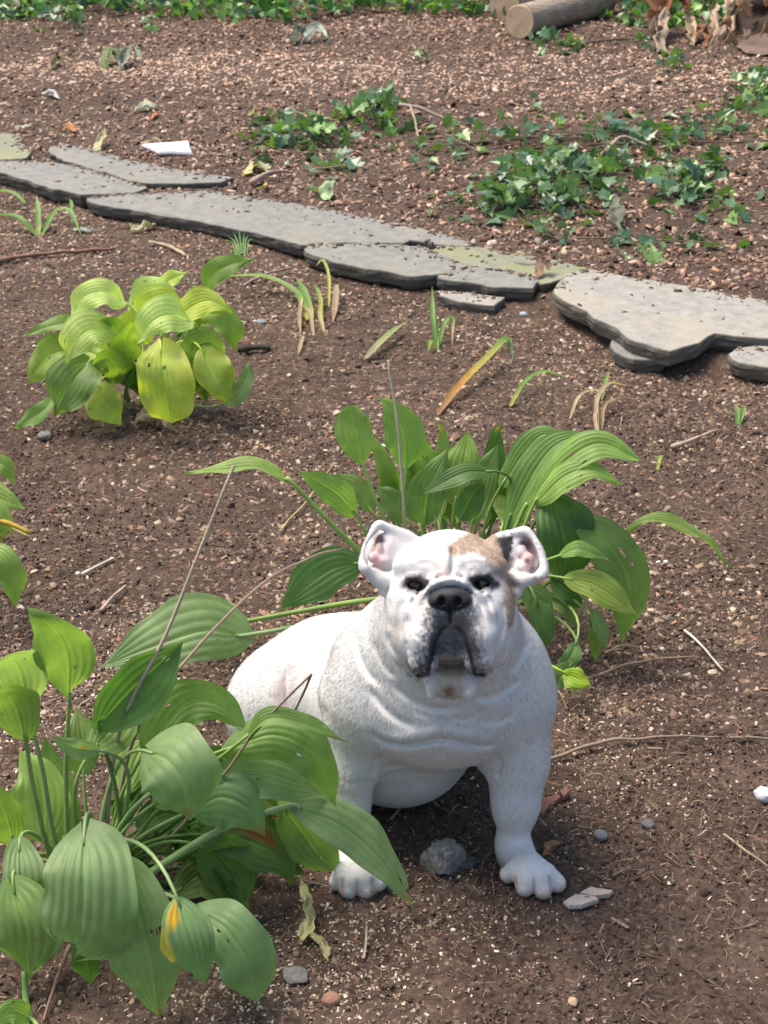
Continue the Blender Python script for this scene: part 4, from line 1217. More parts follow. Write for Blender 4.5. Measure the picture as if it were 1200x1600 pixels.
    A([(308, 1262, 1.70), (345, 1245, 1.70), (385, 1262, 1.695), (414, 1306, 1.695)], 92, seed=23, colour=BLUEGREEN, heart=.6, fold=8, cup=.18, hint=(.1, -.70, .75), ribs=.6)
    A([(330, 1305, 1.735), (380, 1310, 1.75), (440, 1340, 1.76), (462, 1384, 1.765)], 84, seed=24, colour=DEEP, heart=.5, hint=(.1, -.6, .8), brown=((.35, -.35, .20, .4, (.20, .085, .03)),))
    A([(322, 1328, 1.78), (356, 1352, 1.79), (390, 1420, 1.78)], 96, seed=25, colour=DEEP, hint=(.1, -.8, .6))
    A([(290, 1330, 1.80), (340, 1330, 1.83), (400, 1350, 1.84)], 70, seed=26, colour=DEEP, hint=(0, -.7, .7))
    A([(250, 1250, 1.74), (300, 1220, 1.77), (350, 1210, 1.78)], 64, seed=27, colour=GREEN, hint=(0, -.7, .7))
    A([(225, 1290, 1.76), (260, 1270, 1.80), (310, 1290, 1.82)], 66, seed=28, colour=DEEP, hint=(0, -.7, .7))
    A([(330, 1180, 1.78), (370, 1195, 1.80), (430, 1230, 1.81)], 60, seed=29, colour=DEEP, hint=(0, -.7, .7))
    A([(200, 1230, 1.79), (215, 1180, 1.83), (238, 1150, 1.86)], 60, seed=30, colour=FRESH, hint=(0, -.7, .7))
    # long leaf that reaches across to the dog's foot, and the chewed one under it
    A([(466, 1262, 1.735), (528, 1288, 1.722), (592, 1342, 1.705), (646, 1420, 1.690)], 76, seed=31, colour=BLUEGREEN, heart=.3, peak=.38, tipw=1.0, fold=12, cup=.06, hint=(.35, -.60, .72), wave=.05, nv=6, via=[(232, 1366, 1.70), (330, 1304, 1.70), (410, 1272, 1.72)], stalk_r=.0062, holes=((.94, .5, .04, .4), (.80, -.4, .05, .06), (.88, -.8, .03, .3)), veinlight=.26)
    A([(446, 1268, 1.765), (470, 1300, 1.765), (500, 1340, 1.765), (540, 1374, 1.765)], 78, seed=32, colour=GREEN, heart=.4, fold=8, hint=(-.05, -.75, .65), holes=((.9, .6, .1, .5), (.97, .1, .06, .5), (.78, .85, .06, .2)), via=[(260, 1350, 1.75), (380, 1290, 1.765)])
    rf = np.random.RandomState(12)
    for k in range(16):
        u0, v0 = rf.uniform(180, 400), rf.uniform(1200, 1390); du = (u0 - 170) * .25 + rf.uniform(-25, 25)
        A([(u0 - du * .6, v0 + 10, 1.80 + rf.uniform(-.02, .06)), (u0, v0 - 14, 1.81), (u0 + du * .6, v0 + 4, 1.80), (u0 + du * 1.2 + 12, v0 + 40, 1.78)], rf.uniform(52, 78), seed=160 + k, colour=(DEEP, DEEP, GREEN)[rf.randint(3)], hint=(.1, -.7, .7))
    # dead flower stalks
    dry_stalk(pl, [cr, (182, 1160, 1.76), (262, 985, 1.80), (366, 728, 1.86)], .0036, .0026, (.40, .32, .235), label='long pale dry flower stalk')
    dry_stalk(pl, [cr, (210, 1150, 1.80), (300, 1022, 1.93), (400, 920, 2.06), (478, 874, 2.18), (538, 856, 2.28)], .0034, .0018, (.27, .20, .145), label='brown dry flower stalk bending right')
    dry_stalk(pl, [cr, (300, 1270, 1.72), (395, 1148, 1.72), (455, 1085, 1.72), (487, 1054, 1.725)], .0026, .0016, (.27, .205, .14))
    dry_stalk(pl, [(487, 1054, 1.725), (474, 1085, 1.73), (452, 1128, 1.735)], .0019, .0015, (.20, .135, .085), n=14)
    dry_stalk(pl, [(330, 1290, 1.72), (400, 1335, 1.75), (462, 1372, 1.78), (540, 1392, 1.77)], .0020, .0014, (.30, .25, .18), n=16)
    return pl

def hosta_corner():
    cr = GS(44, 1640, 0)
    pl = empty('hosta', cr); tag(pl, 'bright young hosta leaf cut off at the bottom left corner', 'plant', 'hostas')
    add_leaf(pl, cr, [(44, 1588, 1.50), (18, 1580, 1.49), (-22, 1600, 1.47)], 40, seed=201, colour=FRESH, hint=(0, -.6, .8))
    # a stub of stalk rising from it
    s = curve_pts([GS(40, 1610), P(41, 1570, 1.54), P(38, 1518, 1.57)], 12)
    V, F, C = tube(s, np.linspace(.007, .0045, 12), 8)
    link('stalk', mesh_from('stalk', V, [list(map(int, f)) for f in F] + [list(map(int, f)) for f in C], [STALK_M], True, None, np.tile((.15, .27, .07), (len(V), 1))), pl)

def hosta_back():
    cr = GS(735, 975, -.01)
    pl = empty('hosta', cr); tag(pl, 'big green hosta behind the dog with a tall pale stalk', 'plant', 'hostas')
    A = lambda ctrl, w, **kw: add_leaf(pl, cr, ctrl, w, **kw)
    A([(567, 722, 2.52), (560, 690, 2.53), (552, 660, 2.54), (549, 632, 2.55)], 60, seed=41, colour=FRESH, heart=.3, peak=.45, fold=16, hint=(.2, -.85, .4), via=[(660, 930, 2.5), (600, 810, 2.5)], ribs=1.6, tipw=.6)
    A([(634, 735, 2.55), (633, 690, 2.56), (615, 645, 2.57), (592, 619, 2.58)], 70, seed=42, colour=FRESH, heart=.0, peak=.42, fold=20, hint=(.25, -.85, .4), via=[(655, 930, 2.53), (632, 820, 2.54)])
    A([(448, 750, 2.45), (400, 728, 2.46), (350, 733, 2.46), (288, 738, 2.47)], 44, seed=43, colour=FRESH, heart=.1, fold=24, hint=(.1, -.10, 1.0), via=[(650, 940, 2.48), (560, 860, 2.46), (500, 800, 2.45)], stalk_r=.006)
    A([(552, 800, 2.48), (530, 775, 2.47), (500, 755, 2.46), (466, 736, 2.45)], 48, seed=44, colour=FRESH, heart=.4, fold=12, hint=(.1, -.75, .65), via=[(640, 930, 2.5), (585, 855, 2.48)])
    A([(578, 795, 2.52), (555, 762, 2.53), (505, 744, 2.54)], 36, seed=45, colour=GREEN, heart=.4, fold=14, hint=(.1, -.75, .65))
    A([(636, 812, 2.55), (612, 780, 2.56), (588, 758, 2.57)], 46, seed=46, colour=GREEN, heart=.4, fold=14, hint=(.1, -.75, .65))
    A([(556, 880, 2.30), (520, 888, 2.28), (480, 915, 2.26), (436, 954, 2.25)], 74, seed=47, colour=DEEP, heart=.5, fold=12, hint=(-.1, -.75, .65), roll=10, ribs=1.3)
    A([(664, 808, 2.56), (672, 760, 2.57), (700, 700, 2.6)], 60, seed=48, colour=GREEN, fold=14, hint=(.0, -.85, .5))
    A([(712, 778, 2.58), (724, 722, 2.6), (732, 672, 2.63)], 66, seed=49, colour=FRESH, fold=12, hint=(-.1, -.85, .5))
    A([(762, 736, 2.52), (720, 740, 2.50), (654, 774, 2.49)], 42, seed=50, colour=DEEP, heart=.2, fold=22, hint=(0, -.5, .85))
    A([(740, 806, 2.56), (754, 750, 2.58), (778, 694, 2.6)], 52, seed=51, colour=GREEN, fold=14, hint=(-.1, -.85, .5))
    A([(722, 806, 2.50), (738, 775, 2.50), (760, 752, 2.50)], 44, seed=52, colour=DEEP, fold=14, hint=(0, -.8, .6))
    A([(790, 748, 2.56), (820, 705, 2.57), (850, 678, 2.57), (892, 690, 2.56)], 50, seed=53, colour=GREEN, fold=18, hint=(-.25, -.65, .7))
    A([(798, 806, 2.52), (838, 730, 2.53), (876, 690, 2.54), (938, 676, 2.56)], 62, seed=54, colour=GREEN, fold=16, hint=(-.4, -.65, .6), via=[(765, 900, 2.5)])
    A([(822, 792, 2.49), (872, 730, 2.48), (935, 692, 2.48), (1002, 720, 2.47)], 60, seed=55, colour=FRESH, heart=.0, peak=.55, fold=20, cup=.15, hint=(-.3, -.55, .75), via=[(770, 905, 2.48)], stalk_r=.006)
    A([(838, 785, 2.46), (880, 745, 2.45), (925, 732, 2.45), (972, 758, 2.44)], 50, seed=56, colour=FRESH, heart=.2, fold=16, cup=.15, hint=(-.3, -.55, .75), via=[(780, 910, 2.46)])
    A([(862, 786, 2.46), (876, 825, 2.43), (884, 868, 2.42), (876, 918, 2.42)], 98, seed=57, colour=DEEP, heart=.6, peak=.42, fold=10, hint=(.15, -.9, .3), via=[(790, 920, 2.46), (828, 830, 2.47)], ribs=1.2, veinlight=.5)
    A([(908, 815, 2.44), (958, 860, 2.41), (984, 925, 2.40), (972, 1008, 2.385)], 86, seed=58, colour=GREEN, heart=.4, peak=.45, fold=10, cup=.14, hint=(.35, -.8, .4), via=[(800, 930, 2.45), (850, 850, 2.455)], veinlight=.3)
    A([(892, 905, 2.38), (925, 912, 2.365), (962, 935, 2.355), (997, 964, 2.35)], 50, seed=59, colour=LIMEDEEP, heart=.5, fold=8, hint=(.1, -.75, .65), ribs=.8)
    A([(968, 842, 2.44), (1008, 812, 2.44), (1078, 828, 2.43), (1144, 884, 2.42)], 30, seed=60, colour=FRESH, heart=.0, peak=.5, fold=24, hint=(-.1, -.35, .93), wave=.30, waves=2.6, twist=30, via=[(800, 950, 2.44), (880, 895, 2.44)])
    A([(874, 868, 2.395), (905, 858, 2.385), (954, 876, 2.375)], 26, seed=61, colour=FRESH, heart=.2, fold=14, hint=(0, -.6, .8))
    A([(824, 918, 2.36), (842, 945, 2.35), (858, 986, 2.345)], 46, seed=62, colour=GREEN, hint=(.1, -.85, .5))
    A([(868, 905, 2.40), (890, 925, 2.39), (912, 952, 2.385)], 40, seed=63, colour=DEEP, hint=(.1, -.8, .5))
    A([(924, 975, 2.36), (930, 1005, 2.355), (931, 1036, 2.355)], 22, seed=64, colour=GREEN, heart=.3, hint=(.1, -.9, .4))
    A([(900, 1005, 2.30), (890, 1028, 2.28), (868, 1052, 2.27)], 30, seed=65, colour=GREEN, heart=.3, fold=20, hint=(.1, -.8, .6))
    A([(925, 955, 2.36), (938, 985, 2.35), (946, 1020, 2.345)], 24, seed=66, colour=BLUEGREEN, heart=.3, fold=20, hint=(.1, -.8, .6))
    A([(884, 1052, 2.235), (902, 1060, 2.225), (924, 1072, 2.215)], 40, seed=67, colour=(.26, .42, .03), heart=.5, fold=10, hint=(0, -.7, .7), ragged=.15)
    A([(892, 1040, 2.27), (876, 1058, 2.25), (866, 1082, 2.235)], 36, seed=68, colour=DEEP, heart=.5, hint=(0, -.7, .7))
    A([(840, 945, 2.33), (850, 985, 2.31), (845, 1020, 2.30)], 40, seed=69, colour=DEEP, hint=(.1, -.8, .5))
    A([(855, 935, 2.42), (885, 950, 2.40), (905, 985, 2.39)], 36, seed=70, colour=GREEN, hint=(.1, -.8, .5), roll=30)
    A([(815, 880, 2.42), (835, 870, 2.43), (850, 900, 2.42)], 46, seed=71, colour=GREEN, hint=(.1, -.8, .5))
    for k, (a, b, c, w, col) in enumerate((((690, 800), (690, 770), (676, 735), 40, GREEN), ((780, 800), (800, 770), (806, 735), 44, DEEP), ((655, 812), (645, 790), (640, 770), 30, DEEP), ((800, 775), (835, 745), (880, 745), 44, DEEP), ((700, 770), (690, 735), (660, 700), 40, FRESH), ((760, 790), (790, 740), (800, 700), 40, FRESH))):
        A([(*a, 2.62), (*b, 2.64), (*c, 2.66)], w, seed=80 + k, colour=col, hint=(0, -.8, .5))
    rb = np.random.RandomState(21)
    for k in range(15):
        u0 = rb.uniform(610, 830); a = (u0 - 720) / 110
        v1 = rb.uniform(668, 735)
        A([(u0, 815, 2.60 + rb.uniform(-.08, .08)), (u0 + 12 * a, (815 + v1) / 2, 2.61), (u0 + 34 * a + rb.uniform(-8, 8), v1, 2.63), (u0 + 50 * a + rb.uniform(-14, 14), v1 - rb.uniform(-16, 18), 2.62)], rb.uniform(30, 48), seed=180 + k, colour=(GREEN, FRESH, FRESH, DEEP)[rb.randint(4)], heart=.15, peak=.45, fold=18, hint=(-.25 * a, -.8, .5))
    # two leaves leaning far out to the left on long stalks
    A([(372, 992, 2.30), (320, 985, 2.28), (245, 1008, 2.26), (152, 1044, 2.24)], 112, seed=90, colour=BLUEGREEN, heart=.6, peak=.34, fold=7, cup=.12, hint=(0, -.70, .72), wave=.05, via=[(680, 955, 2.45), (560, 958, 2.40), (470, 978, 2.34)], stalk_r=.0060, holes=((.3, .6, .015, .03), (.18, -.35, .014, .03)))
    A([(375, 968, 2.40), (345, 958, 2.41), (315, 950, 2.42), (290, 965, 2.42)], 58, seed=91, colour=FRESH, heart=.3, fold=16, cup=.2, hint=(0, -.65, .75), via=[(680, 935, 2.5), (575, 938, 2.46), (470, 955, 2.43)], stalk_r=.0062)
    dry_stalk(pl, [GS(650, 960), (632, 800, 2.50), (622, 680, 2.51), (607, 563, 2.53)], .0034, .0024, (.50, .42, .31), label='pale dry flower stalk standing upright')
    return pl

def hosta_lime():
    cr = GS(236, 628, -.01)
    pl = empty('hosta', cr); tag(pl, 'yellow-green hosta clump on the soil below the flagstone path', 'plant', 'hostas')
    kw0 = dict(na=22, nx=41, nv=9, veinlight=.10, ribs=.7, wave=.12, fold=16)
    A = lambda ctrl, w, **kw: add_leaf(pl, cr, ctrl, w, **{**kw0, **kw})
    A([(188, 468, 3.60), (160, 455, 3.57), (130, 465, 3.54), (109, 500, 3.52)], 54, seed=101, colour=LIMEPALE, heart=.6, cup=.08, hint=(0, -.6, .8))
    A([(326, 455, 3.66), (332, 430, 3.65), (355, 415, 3.64), (398, 404, 3.64)], 44, seed=102, colour=FRESH, heart=.4, fold=20, hint=(-.2, -.6, .75))
    A([(240, 462, 3.70), (262, 440, 3.70), (294, 424, 3.70)], 34, seed=103, colour=LIME, hint=(-.1, -.6, .8))
    A([(292, 500, 3.52), (262, 492, 3.48), (235, 505, 3.45), (214, 538, 3.44)], 66, seed=104, colour=LIMEPALE, heart=.6, cup=.10, hint=(.1, -.65, .75), wave=.10)
    A([(252, 548, 3.46), (254, 580, 3.42), (260, 620, 3.41), (268, 662, 3.42)], 90, seed=105, colour=LIME, heart=.85, peak=.42, tipw=.65, cup=.04, hint=(0, -.92, .3), yellow=.35, nv=9)
    A([(134, 570, 3.50), (116, 590, 3.46), (102, 615, 3.45), (86, 650, 3.45)], 82, seed=106, colour=GREEN, heart=.8, cup=.06, hint=(-.1, -.85, .4))
    A([(116, 548, 3.56), (90, 548, 3.54), (66, 565, 3.53), (44, 600, 3.53)], 62, seed=107, colour=LIMEDEEP, heart=.6, cup=.08, hint=(-.1, -.7, .7))
    A([(148, 515, 3.60), (112, 505, 3.58), (76, 510, 3.57), (36, 526, 3.56)], 30, seed=108, colour=FRESH, heart=.3, fold=18, hint=(0, -.6, .8))
    A([(170, 520, 3.52), (140, 515, 3.49), (118, 535, 3.47), (102, 568, 3.47)], 62, seed=109, colour=LIMEPALE, heart=.6, cup=.08, hint=(0, -.7, .7))
    A([(82, 622, 3.48), (68, 640, 3.46), (46, 655, 3.45), (20, 670, 3.45)], 30, seed=110, colour=FRESH, heart=.4, hint=(0, -.7, .7))
    A([(156, 605, 3.50), (162, 625, 3.47), (176, 645, 3.46), (190, 664, 3.46)], 60, seed=111, colour=LIME, heart=.6, hint=(.1, -.8, .5))
    A([(318, 552, 3.52), (330, 580, 3.49), (344, 605, 3.48), (352, 632, 3.49)], 62, seed=112, colour=LIME, heart=.6, cup=.08, hint=(.25, -.8, .4), yellow=.4)
    A([(352, 628, 3.52), (372, 610, 3.52), (384, 590, 3.53), (391, 562, 3.54)], 34, seed=113, colour=BLUEGREEN, heart=.4, hint=(.2, -.75, .6))
    A([(322, 490, 3.62), (346, 492, 3.60), (364, 515, 3.59), (368, 552, 3.59)], 48, seed=114, colour=LIMEDEEP, heart=.5, cup=.08, hint=(.25, -.7, .6))
    A([(268, 505, 3.62), (300, 478, 3.62), (330, 470, 3.60), (362, 488, 3.59)], 56, seed=115, colour=LIME, heart=.5, cup=.08, hint=(.05, -.6, .8))
    A([(206, 480, 3.66), (222, 455, 3.66), (246, 446, 3.65), (276, 452, 3.64)], 44, seed=116, colour=LIMEPALE, heart=.5, hint=(0, -.6, .8))
    A([(226, 500, 3.58), (236, 480, 3.57), (262, 470, 3.56), (290, 490, 3.55)], 50, seed=117, colour=LIME, heart=.5, hint=(0, -.7, .7))
    A([(190, 545, 3.56), (176, 520, 3.55), (170, 505, 3.53), (150, 500, 3.52)], 44, seed=118, colour=FRESH, heart=.5, hint=(0, -.7, .7))
    A([(205, 560, 3.54), (196, 535, 3.52), (206, 510, 3.50), (226, 505, 3.49)], 44, seed=119, colour=LIMEDEEP, heart=.5, hint=(0, -.8, .6))
    A([(190, 590, 3.54), (180, 570, 3.52), (165, 560, 3.51), (140, 575, 3.50)], 48, seed=120, colour=LIMEDEEP, heart=.5, hint=(0, -.75, .6))
    A([(300, 560, 3.56), (310, 540, 3.55), (330, 535, 3.54), (352, 560, 3.54)], 50, seed=121, colour=GREEN, heart=.5, hint=(.1, -.75, .6))
    A([(210, 600, 3.56), (200, 580, 3.55), (196, 600, 3.53), (200, 640, 3.53)], 44, seed=122, colour=DEEP, heart=.5, hint=(0, -.85, .4))
    A([(300, 600, 3.54), (308, 590, 3.53), (318, 605, 3.52), (325, 632, 3.52)], 46, seed=123, colour=DEEP, heart=.5, hint=(0, -.85, .4), yellow=.5)
    A([(280, 520, 3.66), (300, 500, 3.68), (310, 480, 3.70), (318, 470, 3.71)], 44, seed=124, colour=GREEN, heart=.5, hint=(0, -.75, .6))
    A([(230, 530, 3.6), (215, 515, 3.6), (190, 520, 3.6), (176, 545, 3.59)], 50, seed=125, colour=LIME, heart=.5, hint=(0, -.75, .6))
    rnd = np.random.RandomState(8)
    for k in range(16):
        a = rnd.uniform(0, 6.28); r = rnd.uniform(.25, 1)
        u, v = 225 + 105 * r * math.cos(a), 545 + 60 * r * math.sin(a)
        Yc = 3.60 - .0010 * (v - 545) + rnd.uniform(-.02, .05)
        du, dv = math.cos(a) * 26 + rnd.uniform(-8, 8), 22 + math.sin(a) * 16
        A([(u - du * .7, v - dv * .4, Yc + .03), (u, v - 6, Yc), (u + du * .6, v + dv * .4, Yc - .02), (u + du, v + dv, Yc - .02)], rnd.uniform(44, 66), seed=140 + k, colour=(LIME, LIMEPALE, LIMEDEEP, FRESH)[rnd.randint(4)], heart=.6, cup=.06, hint=(.25 * math.cos(a), -.75, .6))
    return pl

def hosta_edge():
    cr = GS(-70, 900, 0)
    pl = empty('hosta', cr); tag(pl, 'green hosta mostly outside the left picture edge, with a yellow stalk', 'plant', 'hostas')
    A = lambda ctrl, w, **kw: add_leaf(pl, cr, ctrl, w, **kw)
    A([(-30, 738, 2.66), (-12, 726, 2.66), (8, 728, 2.65), (23, 760, 2.64)], 34, seed=131, colour=FRESH, hint=(.1, -.7, .7))
    A([(-40, 770, 2.62), (-18, 772, 2.6), (8, 782, 2.59), (40, 796, 2.58)], 44, seed=132, colour=FRESH, heart=.3, hint=(.1, -.7, .7))
    A([(-28, 790, 2.58), (-8, 795, 2.56), (6, 815, 2.55), (0, 850, 2.55)], 36, seed=133, colour=FRESH, hint=(.2, -.8, .5))
    A([(-14, 858, 2.50), (4, 875, 2.48), (18, 905, 2.47), (24, 952, 2.46)], 46, seed=134, colour=FRESH, heart=.4, hint=(.2, -.8, .5))
    A([(-40, 840, 2.56), (-30, 880, 2.54), (-24, 930, 2.53)], 60, seed=135, colour=GREEN, hint=(.2, -.8, .5))
    dry_stalk(pl, [(-40, 812, 2.56), (5, 815, 2.55), (47, 833, 2.54)], .006, .0045, (.55, .36, .06), name='yellow_stalk', n=12)
    dry_stalk(pl, [(-40, 818, 2.57), (5, 822, 2.56), (46, 840, 2.55)], .005, .004, (.60, .50, .22), name='yellow_stalk', n=12)

hosta_front(); hosta_corner(); hosta_back(); hosta_lime(); hosta_edge()
# ------------------------------------------------------------------ ivy
def ivy_material():
    M = Mat('ivy_leaf'); oi = M.n('ObjectInfo'); tc = M.coord('Object')
    c = M.ramp(oi.outputs['Random'], [(0, (.040, .095, .045)), (.3, (.090, .175, .085)), (.58, (.150, .240, .125)), (.78, (.17, .285, .090)), (.92, (.150, .270, .045)), (1, (.11, .15, .09))])
    c = M.mix(.6, c, M.ramp(M.noise(70, 4, .6, tc), [(.3, (.6, .6, .6)), (.7, (1.25, 1.25, 1.2))]), 'MULTIPLY')
    M.base(c); M.rough(.33); M.b.inputs['Specular IOR Level'].default_value = .55
    tr = M.n('BsdfTranslucent'); M.l(M.mix(1.0, c, (1.4, 1.7, .5), 'MULTIPLY'), tr.inputs['Color'])
    mx = M.n('MixShader'); mx.inputs[0].default_value = .22
    M.l(M.b.outputs[0], mx.inputs[1]); M.l(tr.outputs[0], mx.inputs[2]); M.l(mx.outputs[0], M.t.nodes['Material Output'].inputs['Surface'])
    return M.m
IVY_M = ivy_material()

def ivy_mass_material():
    M = Mat('ivy_mass'); tc = M.coord('Object')
    M.base(M.attr('col')); M.rough(.36); M.b.inputs['Specular IOR Level'].default_value = .5
    tr = M.n('BsdfTranslucent'); M.l(M.mix(1.0, M.attr('col'), (1.4, 1.7, .5), 'MULTIPLY'), tr.inputs['Color'])
    mx = M.n('MixShader'); mx.inputs[0].default_value = .25
    M.l(M.b.outputs[0], mx.inputs[1]); M.l(tr.outputs[0], mx.inputs[2]); M.l(mx.outputs[0], M.t.nodes['Material Output'].inputs['Surface'])
    return M.m
IVY_MASS_M = ivy_mass_material()

IVY_OUT = [(0, -.10), (.20, -.22), (.46, -.10), (.34, .10), (.50, .36), (.22, .42), (0, .95), (-.22, .42), (-.50, .36), (-.34, .10), (-.46, -.10), (-.20, -.22)]
def ivy_leaf_shape(seed=0):
    rnd = np.random.RandomState(seed)
    o = np.array(IVY_OUT) * (1 + rnd.uniform(-.12, .12, (12, 1)))
    curl, fold = rnd.uniform(.05, .35), rnd.uniform(.05, .35)
    V = [(0, 0.0, 0)] + [(x, y, fold * abs(x) - curl * y * y + rnd.uniform(-.04, .04)) for x, y in o] + [(0, .45, -curl * .2 - .02)]
    F = []
    for k in range(12):
        a, b = 1 + k, 1 + (k + 1) % 12
        c = 13 if k in (4, 5, 6, 7) else 0
        F.append((c, a, b))
    F += [(0, 5, 13), (0, 13, 9)]
    return np.array(V), F
IVY_MESHES = [mesh_from('ivy_leaf', *ivy_leaf_shape(k), [IVY_M], False) for k in range(7)]

def ivy_patch(label, regions, seed, size=.056, height=.085, group='ivy clumps on the mulch'):
    rnd = np.random.RandomState(seed)
    c = GS(*regions[0][:2])
    root = empty('ivy_plant', c); tag(root, label, 'ivy', group)
    SV, SF, off = [], [], 0
    for (cu, cv, ru, rv, n, h) in regions:
        for _ in range(n):
            while True:
                a, b = rnd.normal(0, .58, 2)
                if a * a + b * b < 1.9: break
            g = GS(cu + a * ru, cv + b * rv)
            hh = h * height * rnd.uniform(.15, 1.0) * max(.12, 1.15 - .75 * (a * a + b * b))
            top = g + np.array((rnd.normal(0, .018), rnd.normal(0, .018), max(hh, .008)))
            o = bpy.data.objects.new('ivy_leaf', IVY_MESHES[rnd.randint(7)]); COL.objects.link(o)
            o.parent = root
            o.location = Vector(top - c)
            s = size * rnd.choice((.5, .7, .9, 1.0, 1.2, 1.35)) * rnd.uniform(.85, 1.15)
            o.scale = (s, s, s)
            o.rotation_euler = (rnd.normal(-.2, .7), rnd.normal(0, .6), rnd.uniform(0, 6.28))
            if rnd.uniform() < .6:
                pts = curve_pts([g - (0, 0, .01), g + (top - g) * .5 + rnd.normal(0, .006, 3), top], 4)
                V, F, _c = tube(pts, .0017, 4, False)
                SV.append(V); SF.append(F + off); off += len(V)
    for (cu, cv, ru, rv, n, h) in regions:                  # runners creeping over the mulch
        for _ in range(2 + n // 14):
            a0 = rnd.uniform(0, 6.28); q = [GS(cu + ru * .8 * rnd.normal(0, .5) + d * math.cos(a0) * ru * .45, cv + rv * .8 * rnd.normal(0, .5) * .4 + d * math.sin(a0) * rv * .5, rnd.uniform(.004, .03)) for d in (-1, -.3, .3, 1)]
            V, F, _c = tube(curve_pts(q, 12), np.linspace(.0034, .0018, 12), 5, False)
            SV.append(V); SF.append(F + off); off += len(V)
    if SV:
        V = np.vstack(SV); me = mesh_from('stem', V, np.vstack(SF), [IVY_MASS_M], True, None, np.tile((.20, .15, .10), (len(V), 1)))
        tag(link('stem', me, root), kind='stuff')
    return root

def ivy_mass(name, pts, size, seed, pal, w):
    rnd = np.random.RandomState(seed)
    n = len(pts)
    V0 = np.array([(0, -.15, 0), (.46, -.12, .14), (.40, .40, .10), (0, .95, -.25), (-.40, .40, .10), (-.46, -.12, .14), (0, .35, -.03)]); F0 = [(0, 1, 6), (1, 2, 6), (2, 3, 6), (3, 4, 6), (4, 5, 6), (5, 0, 6)]
    F0 = np.array(F0)
    yaw = rnd.uniform(0, 6.28, n); pit = rnd.normal(0, .8, n); rol = rnd.normal(0, .8, n)
    s = size * rnd.uniform(.6, 1.25, n)
    cy, sy, cp, sp, cr, sr = np.cos(yaw), np.sin(yaw), np.cos(pit), np.sin(pit), np.cos(rol), np.sin(rol)
    R = np.empty((n, 3, 3))
    R[:, 0] = np.stack([cy * cp, cy * sp * sr - sy * cr, cy * sp * cr + sy * sr], 1)
    R[:, 1] = np.stack([sy * cp, sy * sp * sr + cy * cr, sy * sp * cr - cy * sr], 1)
    R[:, 2] = np.stack([-sp, cp * sr, cp * cr], 1)
    V = np.einsum('nij,nkj->nki', R, V0[None] * s[:, None, None]) + pts[:, None]
    F = (np.arange(n) * len(V0))[:, None, None] + F0[None]
    c = pick(rnd, n, pal, w, .25)
    o = link(name, mesh_from(name, V.reshape(-1, 3), F.reshape(-1, 3), [IVY_MASS_M], False, None, np.repeat(c, len(V0), 0)))
    return tag(o, kind='stuff')

PAL_IVY = [(.036, .095, .040), (.075, .170, .066), (.115, .230, .080), (.17, .31, .075), (.25, .40, .090), (.14, .18, .08)]
def build_ivy():
    ivy_patch('low dark green ivy clump just behind the middle of the path', [(470, 225, 78, 36, 105, 1.0), (440, 205, 45, 22, 30, 1.0), (515, 268, 40, 14, 12, .6), (400, 268, 14, 8, 3, .5)], 1)
    ivy_patch('small dark ivy clump behind the left one, touching a twig', [(582, 186, 46, 24, 85, 1.15), (608, 152, 14, 12, 8, 1.0)], 2)
    ivy_patch('largest ivy clump, beside the greenish flagstone', [(850, 300, 92, 48, 190, 1.25), (790, 330, 40, 24, 35, 1.0), (930, 275, 60, 30, 60, 1.0), (865, 375, 25, 10, 4, .5)], 3)
    ivy_patch('dark ivy clump to the right of the largest ivy clump', [(1068, 305, 52, 32, 66, 1.3), (1100, 270, 40, 18, 20, .9), (1130, 330, 60, 30, 14, .5)], 4)
    ivy_patch('sparse ivy runners spread over the mulch behind the largest clump', [(900, 225, 240, 40, 120, .8), (1010, 385, 120, 26, 18, .4), (700, 240, 70, 40, 26, .7), (1050, 215, 100, 30, 40, .7), (720, 330, 40, 24, 9, .5)], 5)
    ivy_patch('ivy clump reaching in from the right picture edge', [(1185, 165, 48, 38, 95, 1.7), (1120, 190, 40, 20, 18, .9)], 6)
    ivy_patch('bright little ivy sprig on the mulch in front of the log', [(845, 72, 26, 12, 16, .9), (895, 76, 20, 8, 14, .8)], 7, .06)
    ivy_patch('bright little ivy sprig below the curled brown leaves', [(1052, 98, 22, 10, 18, .8), (1010, 70, 18, 10, 14, .8)], 8, .06)
    ivy_patch('tiny green sprig alone on the open mulch at centre', [(652, 96, 10, 8, 7, .9), (832, 172, 9, 10, 6, .9)], 9, .05)
    ivy_patch('pale weeds at the edge of the green bank, far left', [(105, 42, 40, 14, 34, 1.3), (236, 44, 12, 8, 8, .9), (20, 30, 30, 8, 14, 1.0)], 10, .055)
    # the bank of ground cover along the back of the yard
    rnd = np.random.RandomState(77)
    n = 19000
    x = rnd.uniform(-4.2, 4.2, n); y = rnd.uniform(8.6, 12.6, n)
    edge = 8.85 + .28 * vnoise(np.stack([x, y * 0], 1), 1.1, 4) + .16 * vnoise(np.stack([x, y * 0], 1), 4, 5)
    k = (y > edge) & (rnd.uniform(0, 1, n) < .5 + .5 * smoothstep(0, .25, y - edge))
    x, y, edge = x[k], y[k], edge[k]
    hmax = .09 + .10 * smoothstep(0, .5, y - edge) + .07 * vnoise(np.stack([x, y], 1), 1.8, 8)
    z = gz(x, y) + np.clip(hmax, .02, 1) * rnd.uniform(.15, 1, len(x)) ** .6
    ivy_mass('ground_cover', np.stack([x, y, z], 1), .058, 5, PAL_IVY, (3, 4, 4, 3, 1.4, .6))
build_ivy()
